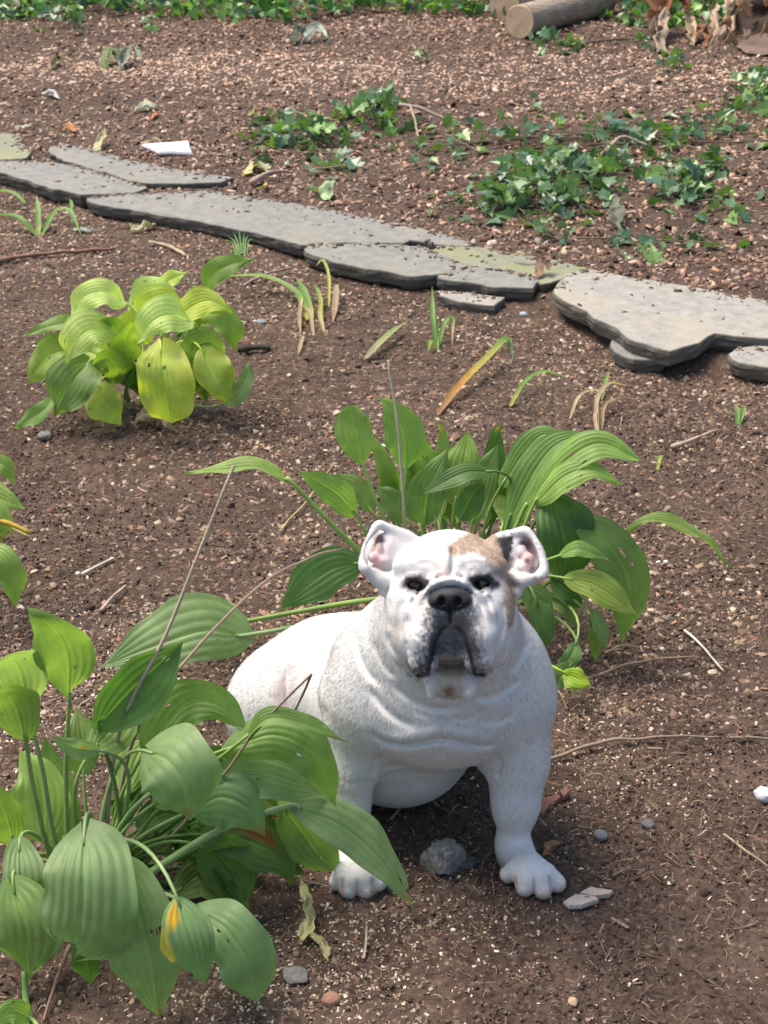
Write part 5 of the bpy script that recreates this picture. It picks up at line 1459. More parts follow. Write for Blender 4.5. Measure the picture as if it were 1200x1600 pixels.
# ------------------------------------------------------------------ logs, dead leaves, stones, twigs, stray blades
def bark_material():
    M = Mat('log_bark'); tc = M.coord('Object')
    mp = M.n('Mapping'); M.l(tc, mp.inputs[0]); mp.inputs['Scale'].default_value = (.22, 1, 1)
    a = M.noise(60, 6, .65, mp.outputs[0], .5); b = M.noise(9, 4, .6, tc)
    c = M.ramp(a, [(.3, (.15, .108, .078)), (.5, (.27, .205, .150)), (.7, (.42, .335, .250))])
    c = M.mix(M.ramp(b, [(.45, (0, 0, 0)), (.7, (.6, .6, .6))]), c, (.30, .265, .215))
    M.base(c); M.rough(.85); M.bump(a, .8, .008); return M.m
def cutwood_material():
    M = Mat('cut_wood'); tc = M.coord('Object')
    w = M.n('TexWave', wave_type='RINGS', rings_direction='X'); w.inputs['Scale'].default_value = 26; w.inputs['Distortion'].default_value = 2.2; w.inputs['Detail'].default_value = 2
    M.l(tc, w.inputs['Vector'])
    c = M.ramp(w.outputs['Fac'], [(0, (.44, .30, .18)), (1, (.68, .52, .35))])
    c = M.mix(M.ramp(M.noise(14, 4, .6, tc), [(.42, (0, 0, 0)), (.7, (.65, .65, .65))]), c, (.36, .235, .14))
    M.base(c); M.rough(.8); return M.m
BARK_M, CUT_M = bark_material(), cutwood_material()

def log(label, a, b, ra, rb, seed):
    a, b = np.array(a), np.array(b)
    L = np.linalg.norm(b - a); ns, nl = 40, 26
    V = []
    for i in range(nl):
        t = i / (nl - 1)
        th = np.linspace(0, 2 * np.pi, ns, endpoint=False)
        r = (ra + (rb - ra) * t) * (1 + .05 * vnoise(np.stack([np.cos(th) * 1.3, np.sin(th) * 1.3, np.full(ns, t * 2.2)], 1), 1.2, seed) + .012 * vnoise(np.stack([np.cos(th) * 9, np.sin(th) * 9, np.full(ns, t * 4)], 1), 1, seed + 3))
        V.append(np.stack([np.full(ns, t * L), np.cos(th) * r, np.sin(th) * r], 1))
    V = np.vstack(V)
    i, j = np.meshgrid(np.arange(nl - 1), np.arange(ns), indexing='ij')
    F = np.stack([i * ns + j, i * ns + (j + 1) % ns, (i + 1) * ns + (j + 1) % ns, (i + 1) * ns + j], -1).reshape(-1, 4)[:, ::-1]
    o = link('log', mesh_from('bark', V, F, [BARK_M]))
    o.location = a; d = Vector(b - a); o.rotation_euler = d.to_track_quat('X', 'Z').to_euler()
    tag(o, label, 'log', 'cut logs by the green bank')
    for k, (row, x) in enumerate(((0, -.004), (nl - 1, L + .004))):
        ring = V[row * ns:(row + 1) * ns] * np.array((1, .955, .955)); ring[:, 0] = x
        rim = V[row * ns:(row + 1) * ns] * np.array((1, .985, .985))
        W = np.vstack([rim, ring, [[x, 0, 0]]])
        f = []
        for q in range(ns):
            p2 = (q + 1) % ns
            f += [[q, p2, ns + p2, ns + q], [ns + q, ns + p2, 2 * ns]] if k == 0 else [[q, ns + q, ns + p2, p2], [ns + q, 2 * ns, ns + p2]]
        e = bpy.data.objects.new('cut_end', mesh_from('cut_end', W, f, [CUT_M], False)); COL.objects.link(e); e.parent = o
    return o

LITTER_M = leaf_material('dead_leaf', .15, .75)
def litter_leaf(label, ctrl, width_px, colour, seed=0, name='fallen_leaf', cat='leaf', group=None, up=.012, **kw):
    """a leaf lying on the soil: ctrl = (u, v, height above the soil)"""
    pts = [GS(u, v, h) for u, v, h in ctrl]
    r_ = np.random.RandomState(seed)
    kw = {**dict(na=22, nx=19, nv=5, ribs=.5, heart=.35, fold=r_.uniform(4, 26), cup=r_.uniform(-.2, .35), wave=.25, crumple=.20, roll=r_.uniform(-35, 35), twist=r_.uniform(-60, 60), peak=r_.uniform(.35, .55), ragged=.12, hint=(0, -.2, 1), brown=((r_.uniform(.2, .8), r_.uniform(-.6, .6), .4, .6, tuple(np.array(colour) * .5)),)), **kw}
    V, F, C, _, _ = leaf_surface(pts, width_px / scale_at(pts[0]), colour=colour, seed=seed, **kw)
    c = V.mean(0)
    o = link(name, mesh_from(name, V - c, F, [LITTER_M], True, None, C), None, Vector(c))
    return tag(o, label, cat, group)

def blade_mesh(pts, width, cols, fold=.35):
    n = 22; p = curve_pts(pts, n); t = np.linspace(0, 1, n)
    T = np.gradient(p, axis=0); T /= np.linalg.norm(T, axis=1)[:, None] + 1e-9
    S = np.cross(T, (0, 0, 1)); S /= np.linalg.norm(S, axis=1)[:, None] + 1e-9
    w = width * np.clip(np.minimum(1, (1 - t) * 3.2) * np.minimum(1, .55 + t * 2.5), .03, 1)
    rows = np.stack([p - S * w[:, None] * .5 + np.array((0, 0, 1)) * w[:, None] * fold, p, p + S * w[:, None] * .5 + np.array((0, 0, 1)) * w[:, None] * fold], 1)
    V = rows.reshape(-1, 3); F = []
    for i in range(n - 1):
        for j in range(2): F.append([i * 3 + j, i * 3 + j + 1, i * 3 + j + 4, i * 3 + j + 3])
    cs = np.array([c for _, c in cols]); ct = [q for q, _ in cols]
    C = np.stack([np.interp(np.repeat(t, 3), ct, cs[:, k]) for k in range(3)], 1) * (1 + .15 * fbm(V, 50, 3, 4))[:, None]
    return V, F, C

def blade(name, parent, pts, width, cols, label=None, cat=None, group=None, **kw):
    V, F, C = blade_mesh(pts, width, cols, **kw)
    me = mesh_from(name, V, np.array(F), [LEAF_M], True, None, C)
    o = link(name, me, parent)
    return tag(o, label, cat, group)

ROCK_CACHE = {}
def stone(label, u, v, wpx, hpx, col, seed, flat=.7, name='stone', cat='stone', group=None, rough=.16, sub=3, sink=.25):
    g = GS(u, v); sc = scale_at(g)
    bm = bmesh.new(); bmesh.ops.create_icosphere(bm, subdivisions=sub, radius=.5)
    V = np.array([q.co[:] for q in bm.verts]); F = [[q.index for q in f.verts] for f in bm.faces]; bm.free()
    d = V * 2
    V = V * (1 + rough * fbm(d, 1.3, 2, seed) + rough * .6 * np.abs(fbm(d, 3.5, 3, seed + 5)))[:, None]
    V = np.clip(V, -.46, .46) * np.array((wpx / sc, wpx / sc * .9, hpx / sc * flat))
    C = np.array(col) * (1 + .28 * fbm(d, 5, 5, seed + 9))[:, None]
    me = mesh_from(name, V, F, [STONE_M], sub > 2, None, np.clip(C, .01, 1))
    o = link(name, me, None, Vector(g + np.array((0, 0, hpx / sc * flat * (.5 - sink)))))
    o.rotation_euler = (0, 0, seed * 1.3)
    return tag(o, label, cat, group)

M_ = Mat('rough_stone'); tc_ = M_.coord('Object'); n_ = M_.noise(120, 6, .7, tc_)
M_.base(M_.mix(.6, M_.attr('col'), M_.ramp(n_, [(.3, (.5, .5, .5)), (.7, (1.3, 1.3, 1.3))]), 'MULTIPLY')); M_.rough(.85); M_.bump(n_, .8, .004)
STONE_M = M_.m

def twig(label, ctrl, r0, r1, col, name='twig', group=None, seed=0, parent=None, cat='twig'):
    pts = np.array([GS(u, v, h) for u, v, h in ctrl])
    p = curve_pts(pts, 26) + .0035 * np.stack([vnoise(curve_pts(pts, 26), 22, seed + k) for k in range(3)], 1)
    V, F, C = tube(p, np.linspace(r0, r1 * .8, 26) * (1 + .32 * vnoise(p, 60, seed)), 7)
    c = np.array(col) * (1 + .25 * fbm(V, 40, 3, seed))[:, None]
    me = mesh_from(name, V, [list(map(int, f)) for f in F] + [list(map(int, f)) for f in C], [CHIP_M], True, None, c)
    o = link(name, me, parent)
    return tag(o, label, cat if parent is None else None, group)

def bark_piece(label, poly, col, h=.012, seed=0, name='bark_piece', cat='bark', group=None, tilt=(0, 0), mat=None):
    pts = np.array([GS(u, v, h) for u, v in poly]); c = pts.mean(0)
    P2 = pts[:, :2]; out = []
    for i in range(len(P2)):
        a, b = P2[i], P2[(i + 1) % len(P2)]
        for t in (0, .33, .66): out.append(a * (1 - t) + b * t)
    out = np.array(out) - c[:2]; n = len(out)
    out = out * (1 + .06 * vnoise(out + c[:2], 60, seed))[:, None]
    z = out[:, 0] * tilt[0] + out[:, 1] * tilt[1] + .004 * vnoise(out, 30, seed)
    th = h * .8
    V = np.vstack([np.column_stack([out * .94, z + .001]), np.column_stack([out, z - th * .4]), np.column_stack([out * .95, z - th])])
    F = [[k * n + i, (k + 1) * n + i, (k + 1) * n + (i + 1) % n, k * n + (i + 1) % n] for k in range(2) for i in range(n)]
    F += [list(range(n)), [2 * n + i for i in range(n)][::-1]]
    C = np.array(col) * (1 + .2 * fbm(V, 40, 3, seed))[:, None]
    bm_ = mesh_from(name, V, F, [mat or CHIP_M], False, None, np.clip(C, .01, 1))
    o = link(name, bm_, None, Vector(c))
    bm = bmesh.new(); bm.from_mesh(bm_); bmesh.ops.recalc_face_normals(bm, faces=bm.faces); bm.to_mesh(bm_); bm.free()
    return tag(o, label, cat, group)

def build_things():
    # two cut logs lying one behind the other
    g1, g2 = GS(812, 62), GS(945, 30)
    r1 = 26 / scale_at(g1)
    log('cut log in front, its pale end facing left', g1 + np.array((0, .05, r1 * .92)), g2 + np.array((0.02, .22, r1 * .85)), r1, r1 * .92, 3)
    g3, g4 = GS(792, 46), GS(905, 18)
    r2 = 27 / scale_at(g3)
    log('cut log lying behind the other log, only its left end showing', g3 + np.array((0.0, .22, r2)), g4 + np.array((0.1, .52, r2)), r2, r2 * .9, 8)
    twig('thin dark branch leaning against the front log', [(838, 34, .12), (856, 44, .06), (872, 62, .0)], .010, .006, (.11, .085, .07), name='branch', cat='branch')
    twig('thin dark stick lying flat between log and brown leaves', [(905, 72, .006), (945, 66, .010), (992, 63, .006)], .008, .005, (.10, .075, .065))
    # heap of big curled brown leaves
    grp = 'big curled brown leaves at the upper right'
    for k, (lab, ct, w, col) in enumerate((
        ('curled rust-brown leaf arching highest over its neighbours', [(1022, 62, .10), (1035, 52, .20), (1060, 48, .21), (1078, 62, .14)], 44, (.27, .115, .055)),
        ('dark brown leaf standing on edge, left of the rusty arch', [(1024, 80, .01), (1018, 64, .10), (1024, 48, .17)], 26, (.10, .066, .045)),
        ('pale brown leaf hanging down in the middle of the heap', [(1035, 58, .14), (1032, 74, .06), (1036, 92, .01)], 24, (.34, .24, .18)),
        ('tan narrow leaf standing upright right of the rusty arch', [(1082, 76, .02), (1076, 60, .10), (1066, 50, .17)], 16, (.42, .31, .21)),
        ('orange-brown leaf lying at the right end of the heap', [(1082, 68, .05), (1096, 62, .08), (1108, 76, .02)], 24, (.30, .125, .06)))):
        litter_leaf(lab, ct, w, col, 300 + k, cat='dead leaf', group=grp, crumple=.28)
    # old stump at the right edge with papery bark and leaves
    g = GS(1178, 58); root = empty('tree_stump', g); tag(root, 'dark rotting stump at the top right corner with peeling bark', 'stump')
    ns, nl = 30, 12; V = []
    for i in range(nl):
        t = i / (nl - 1); th = np.linspace(0, 2 * np.pi, ns, endpoint=False)
        r = (.30 - .10 * t ** .5) * (1 + .22 * vnoise(np.stack([np.cos(th) * 2, np.sin(th) * 2, np.full(ns, t * .8)], 1), 1.4, 3) + .08 * vnoise(np.stack([np.cos(th) * 7, np.sin(th) * 7, np.full(ns, t)], 1), 1, 4))
        V.append(np.stack([g[0] + .14 + np.cos(th) * r, g[1] + .28 + np.sin(th) * r, np.full(ns, g[2] - .03 + t * .26)], 1))
    V = np.vstack(V + [np.array([[g[0] + .14, g[1] + .28, g[2] + .20]])])
    i, j = np.meshgrid(np.arange(nl - 1), np.arange(ns), indexing='ij')
    F = [list(map(int, q)) for q in np.stack([i * ns + j, i * ns + (j + 1) % ns, (i + 1) * ns + (j + 1) % ns, (i + 1) * ns + j], -1).reshape(-1, 4)]
    F += [[(nl - 1) * ns + q, (nl - 1) * ns + (q + 1) % ns, nl * ns] for q in range(ns)]
    C = np.array((.060, .042, .033)) * (1 + .9 * fbm(V, 16, 4, 2))[:, None]; V = V + .05 * np.stack([fbm(V, 9, 3, 50 + k) for k in range(3)], 1)
    link('trunk', mesh_from('trunk', V, F, [CHIP_M], True, None, np.clip(C, .01, 1)), root)
    for k, (ct, w, col) in enumerate((([(1140, 60, .05), (1136, 44, .22), (1146, 22, .34)], 22, (.36, .26, .18)), ([(1150, 30, .30), (1165, 18, .38), (1185, 22, .36)], 20, (.30, .20, .14)), ([(1120, 62, .03), (1114, 52, .10), (1118, 44, .14)], 18, (.38, .29, .22)), ([(1130, 20, .32), (1120, 8, .40), (1130, 0, .44)], 20, (.26, .19, .14)), ([(1150, 44, .20), (1172, 40, .24), (1190, 46, .22)], 16, (.24, .19, .15)))):
        pts = [GS(*c) for c in ct]
        Vv, Fv, Cv, _, _ = leaf_surface(pts, w / scale_at(pts[0]), colour=col, seed=330 + k, na=12, nx=11, nv=4, heart=.3, fold=20, cup=.3, wave=.2, crumple=.3, ragged=.2, hint=(0, -.8, .5))
        link('bark_strip', mesh_from('bark_strip', Vv, Fv, [LITTER_M], True, None, Cv), root)
    rs = np.random.RandomState(3)
    for k in range(22):
        uu, vv, hh = rs.uniform(1118, 1215), rs.uniform(56, 82), rs.uniform(.0, .28)
        g0 = GS(uu, vv); g0 = g0 + np.array((0, rs.uniform(-.02, .06), hh))
        d0 = np.array((rs.normal(0, .09), rs.normal(0, .04), rs.normal(-.05, .07)))
        Vv, Fv, Cv, _, _ = leaf_surface([g0, g0 + d0 * .5 + (0, 0, .02), g0 + d0], rs.uniform(.03, .07), colour=[(.36, .26, .18), (.22, .14, .09), (.44, .34, .25), (.13, .09, .065), (.30, .17, .10)][rs.randint(5)], seed=400 + k, na=12, nx=11, nv=4, heart=.3, fold=20, cup=.3, wave=.2, crumple=.3, ragged=.2, hint=(0, -.8, .5))
        link('bark_strip', mesh_from('bark_strip', Vv, Fv, [LITTER_M], True, None, Cv), root)
    bark_piece('weathered plank of bark at the right edge below the stump', [(1150, 78), (1165, 62), (1230, 50), (1240, 78), (1200, 90), (1168, 88)], (.17, .12, .095), .022, 4)

    # stones
    stone('rough pale grey stone between the dog\'s front paws', 692, 1352, 58, 62, (.235, .220, .200), 3, .95, rough=.46, sub=5)
    stone('small dark flat stone right of the rough grey stone', 727, 1352, 34, 26, (.085, .082, .080), 5, .7, group='small stones in the soil')
    stone('blue-grey pebble to the right of the dog\'s leg', 938, 1308, 24, 18, (.15, .15, .165), 7, .8, group='small stones in the soil')
    stone('small blue-grey pebble farther right of the dog', 1012, 1290, 22, 14, (.125, .122, .128), 9, .8, group='small stones in the soil')
    stone('white quartz pebble at the right picture edge', 1192, 1246, 30, 26, (.66, .68, .74), 11, .9, group='small stones in the soil')
    stone('tan pebble at the bottom of the picture', 895, 1568, 18, 16, (.48, .34, .22), 13, .9, group='small stones in the soil')
    stone('reddish pebble at the bottom among pale slivers', 518, 1566, 30, 24, (.30, .16, .11), 15, .8, group='small stones in the soil')
    stone('grey flat pebble by the foreground hosta', 462, 1526, 42, 18, (.17, .16, .152), 17, .6, group='small stones in the soil')
    stone('grey pebble on the soil below the small wedged flagstone', 818, 494, 14, 11, (.34, .35, .36), 19, .9, group='small stones in the soil')
    stone('blue-grey chip of slate left of the withered clump', 408, 504, 18, 12, (.20, .21, .23), 21, .5, group='small stones in the soil')
    stone('grey stone under the yellow-green hosta', 70, 684, 26, 24, (.17, .155, .145), 23, .6, group='small stones in the soil')
    for k, (lab, u, v) in enumerate((('white speck of gravel at the left, below the edge hosta', 122, 898), ('white speck of gravel right of the hosta behind the dog', 1040, 880), ('white speck of gravel by the upright stalk', 1035, 1016), ('pinkish gravel bit at the lower middle', 708, 1455))):
        stone(lab, u, v, 9, 8, (.60, .57, .52), 31 + k, .9, sub=2, name='gravel', cat='gravel', group='white gravel bits')

    # pale bark flakes by the right paw and others
    bark_piece('pale pinkish bark flake touching the soil beside the dog\'s uncovered paw', [(880, 1412), (898, 1402), (930, 1408), (936, 1414), (908, 1424), (888, 1424)], (.52, .43, .37), .010, 1, tilt=(.05, -.2))
    bark_piece('pale bark flake just beyond the pinkish one at the dog\'s paw', [(904, 1398), (922, 1390), (958, 1398), (952, 1405), (925, 1407)], (.50, .41, .34), .010, 2, tilt=(.1, -.2))
    bark_piece('reddish bark strip right of the dog\'s leg', [(842, 1268), (850, 1256), (870, 1248), (876, 1254), (858, 1264), (846, 1282)], (.26, .13, .09), .012, 3)
    bark_piece('short reddish bark bit above the strip', [(874, 1248), (884, 1238), (890, 1246), (880, 1256)], (.24, .125, .09), .012, 5)
    litter_leaf('small orange dry leaf beside the dog\'s uncovered front paw', [(850, 1338, .004), (862, 1326, .010), (880, 1316, .004)], 16, (.33, .16, .07), 351)
    bark_piece('pale lavender slab fragment lying behind the path', [(220, 233), (240, 230), (296, 230), (302, 244), (250, 245)], (.55, .52, .55), .020, 6, name='slab_fragment', cat='stone')
    litter_leaf('curled tan dry leaf in front of the yellow-green hosta', [(210, 672, .02), (228, 668, .045), (252, 672, .04), (276, 680, .01)], 26, (.42, .31, .21), 352, cup=.3)
    litter_leaf('torn pale green leaf standing on the soil at the bottom', [(474, 1412, .045), (480, 1440, .03), (478, 1465, .018), (460, 1482, .006)], 26, (.36, .36, .16), 353, holes=((.5, .8, .2, .5),))
    litter_leaf('pale torn leaf tip beside the torn green leaf', [(478, 1466, .014), (500, 1482, .010), (512, 1508, .006)], 20, (.34, .31, .15), 354, brown=((.9, 0, .2, 1, (.40, .42, .05)),))
    litter_leaf('yellowish round leaf at the left foot of the ivy', [(382, 276, .01), (400, 268, .03), (420, 274, .01)], 22, (.42, .40, .20), 355)
    litter_leaf('light green lobed leaf on the mulch before the ivy', [(486, 300, .01), (500, 304, .025), (514, 316, .008)], 30, (.28, .38, .20), 356)
    litter_leaf('pale yellow curl of leaf by the long flagstone', [(402, 298, .01), (414, 300, .02), (416, 292, .02)], 8, (.48, .43, .13), 357)
    litter_leaf('pale dry leaf on the soil below the long flagstone', [(206, 366, .01), (226, 360, .02), (246, 356, .01)], 16, (.44, .41, .27), 358)
    litter_leaf('greyish white leaf at the far left below the path', [(116, 362, .01), (136, 364, .015), (156, 362, .01)], 9, (.50, .50, .44), 359)
    litter_leaf('pale green dead leaf far back on the open mulch', [(212, 178, .01), (230, 172, .03), (248, 174, .01)], 20, (.36, .37, .26), 360)
    litter_leaf('orange leaf scrap beside the pale green dead leaf', [(238, 188, .01), (243, 182, .02), (249, 178, .01)], 10, (.46, .16, .07), 361)
    litter_leaf('whitish leaf curled on the mulch at the upper left', [(68, 150, .02), (80, 152, .03), (95, 158, .01)], 12, (.46, .48, .46), 362)
    litter_leaf('olive wilted leaf on the mulch at the upper left', [(160, 110, .01), (172, 98, .07), (190, 104, .04), (196, 112, .01)], 20, (.13, .15, .06), 363)
    litter_leaf('grey-green wilted leaf leaning on the olive one', [(190, 110, .02), (206, 98, .08), (224, 104, .03)], 18, (.20, .24, .18), 364)
    litter_leaf('brown wilted leaf left of the olive pair', [(82, 108, .01), (92, 102, .05), (102, 110, .01)], 14, (.13, .085, .03), 365)
    litter_leaf('dark green crumpled leaf far back near the green bank', [(458, 74, .01), (466, 64, .08), (476, 70, .03)], 14, (.045, .06, .035), 366)
    litter_leaf('pale grey crumpled leaf beside the dark green one', [(474, 72, .02), (494, 62, .07), (518, 70, .02)], 16, (.40, .41, .34), 367)
    litter_leaf('yellow-green round leaf far back at centre', [(392, 184, .01), (398, 180, .02), (404, 184, .01)], 10, (.33, .38, .11), 368)
    litter_leaf('orange dry leaf beside the mossy flagstone', [(96, 208, .01), (108, 205, .03), (118, 210, .01)], 10, (.44, .20, .08), 369)
    litter_leaf('tan leaf standing behind the round-ended flagstone', [(150, 238, .0), (158, 230, .03), (165, 220, .05)], 18, (.37, .31, .18), 370)
    litter_leaf('grey curled leaf on the mulch behind the mossy flagstone', [(26, 206, .02), (54, 210, .04), (80, 204, .05)], 9, (.33, .33, .29), 371)
    litter_leaf('pale straw leaf resting above the small wedged flagstone', [(800, 418, .05), (822, 420, .055), (846, 414, .05)], 9, (.32, .24, .18), 372)
    litter_leaf('brown dead leaf between the small and the largest flagstone', [(838, 446, .03), (848, 434, .07), (860, 442, .04)], 20, (.20, .12, .08), 373)
    litter_leaf('big grey-brown leaf hanging at the edge of the largest ivy clump', [(958, 336, .07), (962, 350, .035), (965, 364, .01)], 22, (.12, .13, .10), 374)
    litter_leaf('pale leaf lying at the upper left behind the path', [(222, 228, .01), (240, 224, .02), (256, 227, .01)], 8, (.48, .36, .24), 375)

    # twigs and sticks
    twig('long brown twig stretching right from behind the dog\'s leg', [(848, 1196, .010), (920, 1174, .014), (1000, 1160, .012), (1122, 1157, .010)], .0034, .0026, (.27, .20, .15), seed=1)
    twig('brown twig continuing to the right picture edge', [(1138, 1158, .010), (1180, 1160, .012), (1240, 1164, .010)], .0034, .003, (.29, .22, .165), seed=2)
    twig('straight white twig lying on bare soil at the right', [(1068, 991, .010), (1100, 1022, .010), (1130, 1054, .008)], .0030, .0026, (.66, .59, .48), seed=3)
    twig('tan root lying over the scraped mound', [(936, 1062, .010), (1000, 1046, .020), (1086, 1034, .012)], .0034, .0022, (.36, .24, .15), seed=4)
    twig('thin tan root crossing the left of the scraped mound', [(945, 1030, .012), (972, 1022, .02), (1000, 1020, .012)], .003, .002, (.33, .22, .14), seed=5)
    twig('forked dry grass stem at the lower right', [(1130, 1310, .008), (1165, 1338, .014), (1200, 1362, .010)], .0022, .0016, (.36, .27, .18), seed=6)
    twig('curled thin root beside the dog\'s shoulder', [(860, 1086, .01), (874, 1094, .02), (886, 1112, .006)], .0024, .0016, (.34, .25, .17), seed=7)
    twig('pale stick lying on the soil at the right', [(1050, 704, .010), (1085, 694, .014), (1120, 676, .010)], .006, .004, (.45, .34, .25), seed=8)
    twig('reddish stick along the soil at the far left', [(-10, 414, .012), (60, 404, .014), (180, 392, .010)], .010, .006, (.24, .13, .09), seed=9)
    twig('short tan stick below the long flagstone', [(234, 382, .01), (262, 390, .012), (290, 402, .008)], .008, .007, (.40, .32, .21), seed=10)
    twig('grey bent twig leading to the yellow-green hosta', [(382, 450, .01), (412, 438, .02), (458, 424, .012)], .006, .004, (.29, .24, .21), seed=11)
    twig('short white stick on the soil at the left', [(130, 902, .006), (154, 890, .008), (177, 877, .006)], .0038, .0034, (.56, .49, .42), seed=12)
    twig('pale curved root at the left below the white stick', [(158, 958, .006), (178, 938, .01), (196, 920, .008)], .0042, .003, (.42, .33, .25), seed=13)
    twig('forked grey twig on the mulch right of the small ivy clump', [(625, 178, .04), (660, 188, .05), (700, 196, .02)], .010, .006, (.33, .26, .22), seed=14)
    twig('thin twig hanging from the forked grey twig', [(640, 182, .05), (648, 200, .03), (655, 222, .01)], .006, .004, (.34, .27, .21), seed=15)
    twig('tan stick lying at the left foot of the ivy', [(392, 294, .02), (420, 282, .03), (450, 276, .02)], .012, .008, (.36, .25, .20), seed=16)
    twig('yellow straw lying in front of the tall hosta', [(436, 836, .010), (480, 788, .012), (522, 730, .010)], .0022, .0016, (.46, .38, .18), seed=17)
    twig('pale root running through the largest ivy clump', [(940, 262, .05), (970, 245, .08), (1010, 246, .05)], .010, .007, (.36, .27, .22), seed=18)
    twig('dark half-buried stick right of the yellow-green hosta', [(372, 552, .012), (398, 550, .016), (424, 547, .010)], .012, .010, (.055, .042, .036), seed=19)
    twig('brown root hanging by the foreground hosta, bottom left', [(112, 1500, .03), (92, 1545, .02), (70, 1600, .01)], .0032, .0022, (.22, .14, .10), seed=20)
    twig('short upright twig among the pale slivers', [(568, 1500, .004), (571, 1482, .012), (573, 1462, .02)], .0022, .0018, (.36, .29, .22), seed=21)
    twig('dry stem poking from the soil between the front legs', [(610, 1285, .004), (640, 1262, .02), (655, 1242, .03)], .003, .002, (.25, .17, .11), seed=22)

    # stray blades
    GR, YL, OR, BR = (.17, .30, .07), (.42, .42, .10), (.52, .27, .06), (.34, .20, .12)
    blade('strap_leaf', None, [GS(684, 654, .01), GS(720, 618, .03), GS(765, 582, .05), GS(792, 560, .06), GS(801, 574, .02)], .022, [(0, BR), (.28, OR), (.45, YL), (.7, GR), (1, GR)], 'long blade of leaf fading from green to orange on bare soil', 'leaf', 'stray strap leaves')
    blade('strap_leaf', None, [GS(797, 638, .005), GS(820, 618, .04), GS(850, 608, .05), GS(888, 611, .04)], .014, [(0, YL), (.3, GR), (1, GR)], 'short green arching blade right of the orange one', 'leaf', 'stray strap leaves')
    blade('strap_leaf', None, [GS(572, 566, .01), GS(590, 552, .02), GS(612, 536, .03), GS(637, 516, .03)], .022, [(0, (.42, .38, .30)), (.45, (.40, .42, .20)), (1, (.30, .38, .14))], 'pale green blade lying flat behind the tall hosta', 'leaf', 'stray strap leaves')
    def tuft(label, u, v, items, name='grass_tuft', cat='grass'):
        g = GS(u, v); r = empty(name, g); tag(r, label, cat)
        for pts, w, cols in items:
            blade('blade', r, [GS(*q) for q in pts], w, cols)
    tuft('small green daylily sprout on the soil below the path', 680, 550, [([(682, 548, 0), (676, 530, .06), (674, 506, .12)], .014, [(0, GR), (1, GR)]), ([(684, 548, 0), (680, 528, .05), (668, 520, .08)], .012, [(0, GR), (1, GR)]), ([(684, 546, 0), (694, 532, .05), (706, 530, .06), (706, 545, .01)], .014, [(0, GR), (.6, GR), (1, (.5, .36, .2))]), ([(680, 548, 0), (674, 548, .03), (668, 556, .01)], .014, [(0, YL), (1, GR)])])
    tuft('grass tuft at the front edge of the long flagstone', 378, 400, [([(378 + a, 402, 0), (376 + a * 1.5, 390, .025), (374 + a * 3, 376 + abs(a) * 2, .045)], .006, [(0, GR), (1, (.10, .22, .07))]) for a in (-9, -6, -3, 0, 3, 5, 8)])
    tuft('young strap-leaved weed at the far left below the path', 62, 368, [([(60, 372, 0), (62, 355, .04), (61, 338, .08)], .02, [(0, YL), (.4, GR), (1, (.3, .42, .15))]), ([(66, 368, .0), (90, 352, .05), (112, 354, .05), (128, 374, .01)], .02, [(0, GR), (1, GR)]), ([(56, 368, .0), (30, 362, .05), (-10, 352, .04)], .022, [(0, GR), (1, (.12, .26, .08))]), ([(112, 352, .04), (114, 345, .06), (112, 340, .07)], .012, [(0, GR), (1, GR)]), ([(40, 330, .03), (20, 322, .05), (-12, 318, .05)], .018, [(0, GR), (1, GR)])], 'weed', 'weed')
    ST = (.46, .34, .22)
    tuft('withered clump of straw-coloured and green blades right of the yellow-green hosta', 482, 520, [
        ([(480, 505, .01), (462, 472, .03), (410, 456, .05), (345, 470, .08)], .022, [(0, YL), (.3, GR), (1, (.30, .42, .14))]),
        ([(488, 500, .0), (478, 478, .03), (462, 455, .05)], .022, [(0, YL), (.4, GR), (1, GR)]),
        ([(514, 480, .0), (514, 455, .05), (505, 440, .07), (494, 444, .06)], .010, [(0, YL), (1, (.4, .42, .12))]),
        ([(504, 500, .0), (500, 480, .03), (492, 462, .04)], .014, [(0, YL), (1, GR)]),
        ([(474, 530, .01), (470, 545, .012), (466, 558, .005)], .012, [(0, ST), (1, ST)]),
        ([(472, 480, .03), (468, 505, .02), (470, 530, .01)], .012, [(0, ST), (1, ST)]),
        ([(526, 464, .04), (524, 485, .02), (520, 508, .005)], .020, [(0, ST), (1, (.36, .25, .18))]),
        ([(506, 520, .0), (500, 500, .02), (505, 480, .03)], .014, [(0, ST), (1, YL)]),
        ([(490, 525, .0), (484, 500, .02), (470, 490, .03)], .012, [(0, ST), (1, ST)])], 'withered_plant', 'plant')
    tuft('dry straw wisps on the soil below the largest flagstone', 950, 650, [([(935, 680, .0), (930, 655, .05), (950, 632, .06), (985, 620, .03)], .012, [(0, ST), (1, ST)]), ([(940, 672, .0), (944, 650, .03), (972, 636, .03)], .010, [(0, ST), (1, ST)]), ([(890, 655, .0), (905, 640, .04), (940, 622, .03)], .010, [(0, ST), (1, (.5, .42, .26))]), ([(938, 695, .0), (928, 670, .03), (936, 655, .04)], .010, [(0, ST), (1, ST)]), ([(940, 625, .0), (944, 615, .03), (950, 606, .05)], .010, [(0, GR), (1, GR)])], 'straw_wisp', 'straw')
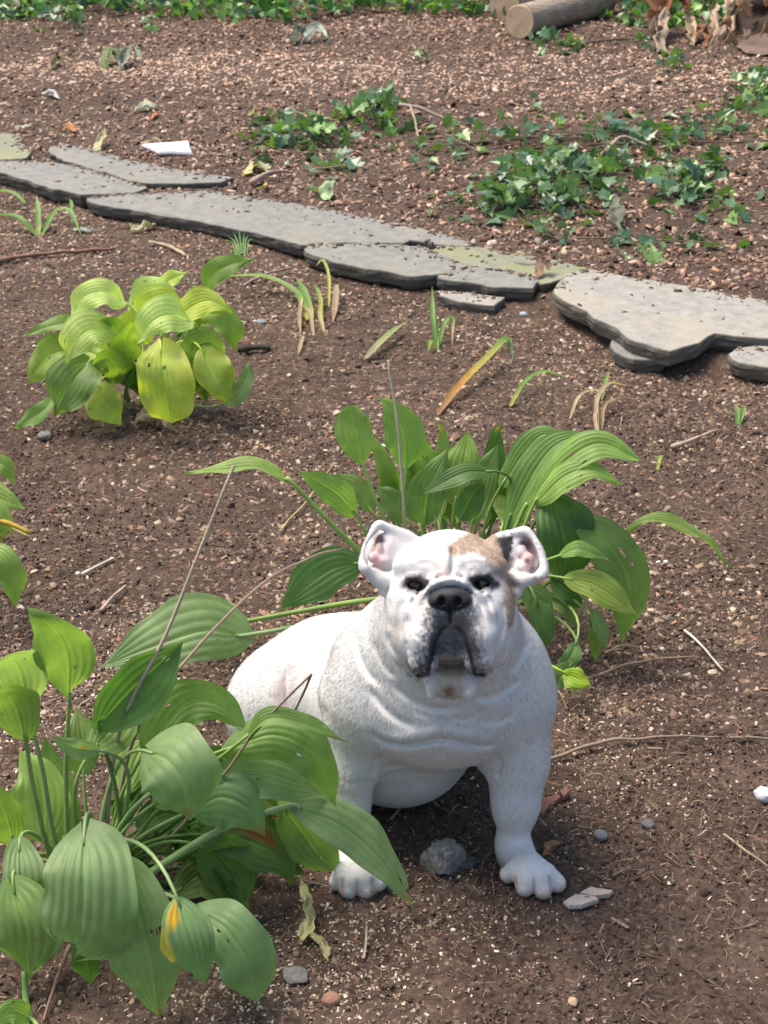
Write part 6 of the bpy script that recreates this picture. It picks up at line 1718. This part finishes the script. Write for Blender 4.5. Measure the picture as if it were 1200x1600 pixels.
    tuft('two tiny green seedlings at the right of the bare soil', 1150, 660, [([(1152, 664, 0), (1150, 655, .02), (1146, 648, .03)], .014, [(0, GR), (1, GR)]), ([(1154, 664, 0), (1160, 656, .02), (1162, 650, .03)], .012, [(0, GR), (1, GR)]), ([(1027, 735, 0), (1030, 728, .02), (1038, 722, .02)], .010, [(0, YL), (1, GR)])], 'seedling', 'seedling')
    # bark bits lying on the flagstones
    rnd = np.random.RandomState(5)
    pos = []
    for o in [o for o in COL.objects if o.name.split('.')[0] == 'flagstone']:
        me = o.data; n = me.polygons[-2].loop_total
        ring = np.array([v.co[:] for v in me.vertices[:n]])
        a = max(ring[:, 0].max() - ring[:, 0].min(), .1) * max(ring[:, 1].max() - ring[:, 1].min(), .1)
        k = int(a * 45) + 3; got = 0
        for _ in range(k * 6):
            q = np.array((rnd.uniform(ring[:, 0].min(), ring[:, 0].max()), rnd.uniform(ring[:, 1].min(), ring[:, 1].max())))
            ins = False
            for (ax, ay, _), (bx, by, _) in zip(ring, np.roll(ring, -1, 0)):
                if (ay > q[1]) != (by > q[1]) and q[0] < (bx - ax) * (q[1] - ay) / (by - ay + 1e-12) + ax: ins = not ins
            if ins and abs(q[0] + o.location[0]) < 2.2:
                pos.append((q[0] + o.location[0], q[1] + o.location[1], o.location[2] + .0015)); got += 1
            if got >= k: break
    # mulch washed over the far edges of the slabs
    for o in [o for o in COL.objects if o.name.split('.')[0] == 'flagstone']:
        me = o.data; n = me.polygons[-2].loop_total
        ring = np.array([v.co[:2] for v in me.vertices[:n]]); cen = ring.mean(0)
        for i in range(n):
            a, b = ring[i], ring[(i + 1) % n]; L = np.linalg.norm(b - a); mid = (a + b) / 2; t_ = b - a
            nr = np.array((t_[1], -t_[0])) / (L + 1e-9); nr = nr if nr @ (mid - cen) > 0 else -nr
            if nr[1] < .25 or abs(mid[0] + o.location[0]) > 2.2: continue
            for _ in range(rnd.poisson(L * 130)):
                q = a + t_ * rnd.uniform() - nr * abs(rnd.normal(0, .022)) + nr * .006
                pos.append((q[0] + o.location[0], q[1] + o.location[1], o.location[2] + .001))
    p = np.array(pos)
    lay('bark_bits_on_stones', rnd, p, .004, .030, (.3, .6), (.25, .5), [(.14, .09, .065), (.20, .135, .098), (.33, .24, .17), (.09, .062, .05)], (4, 4, 3, 1), .1, CHIP, .4)
build_things()
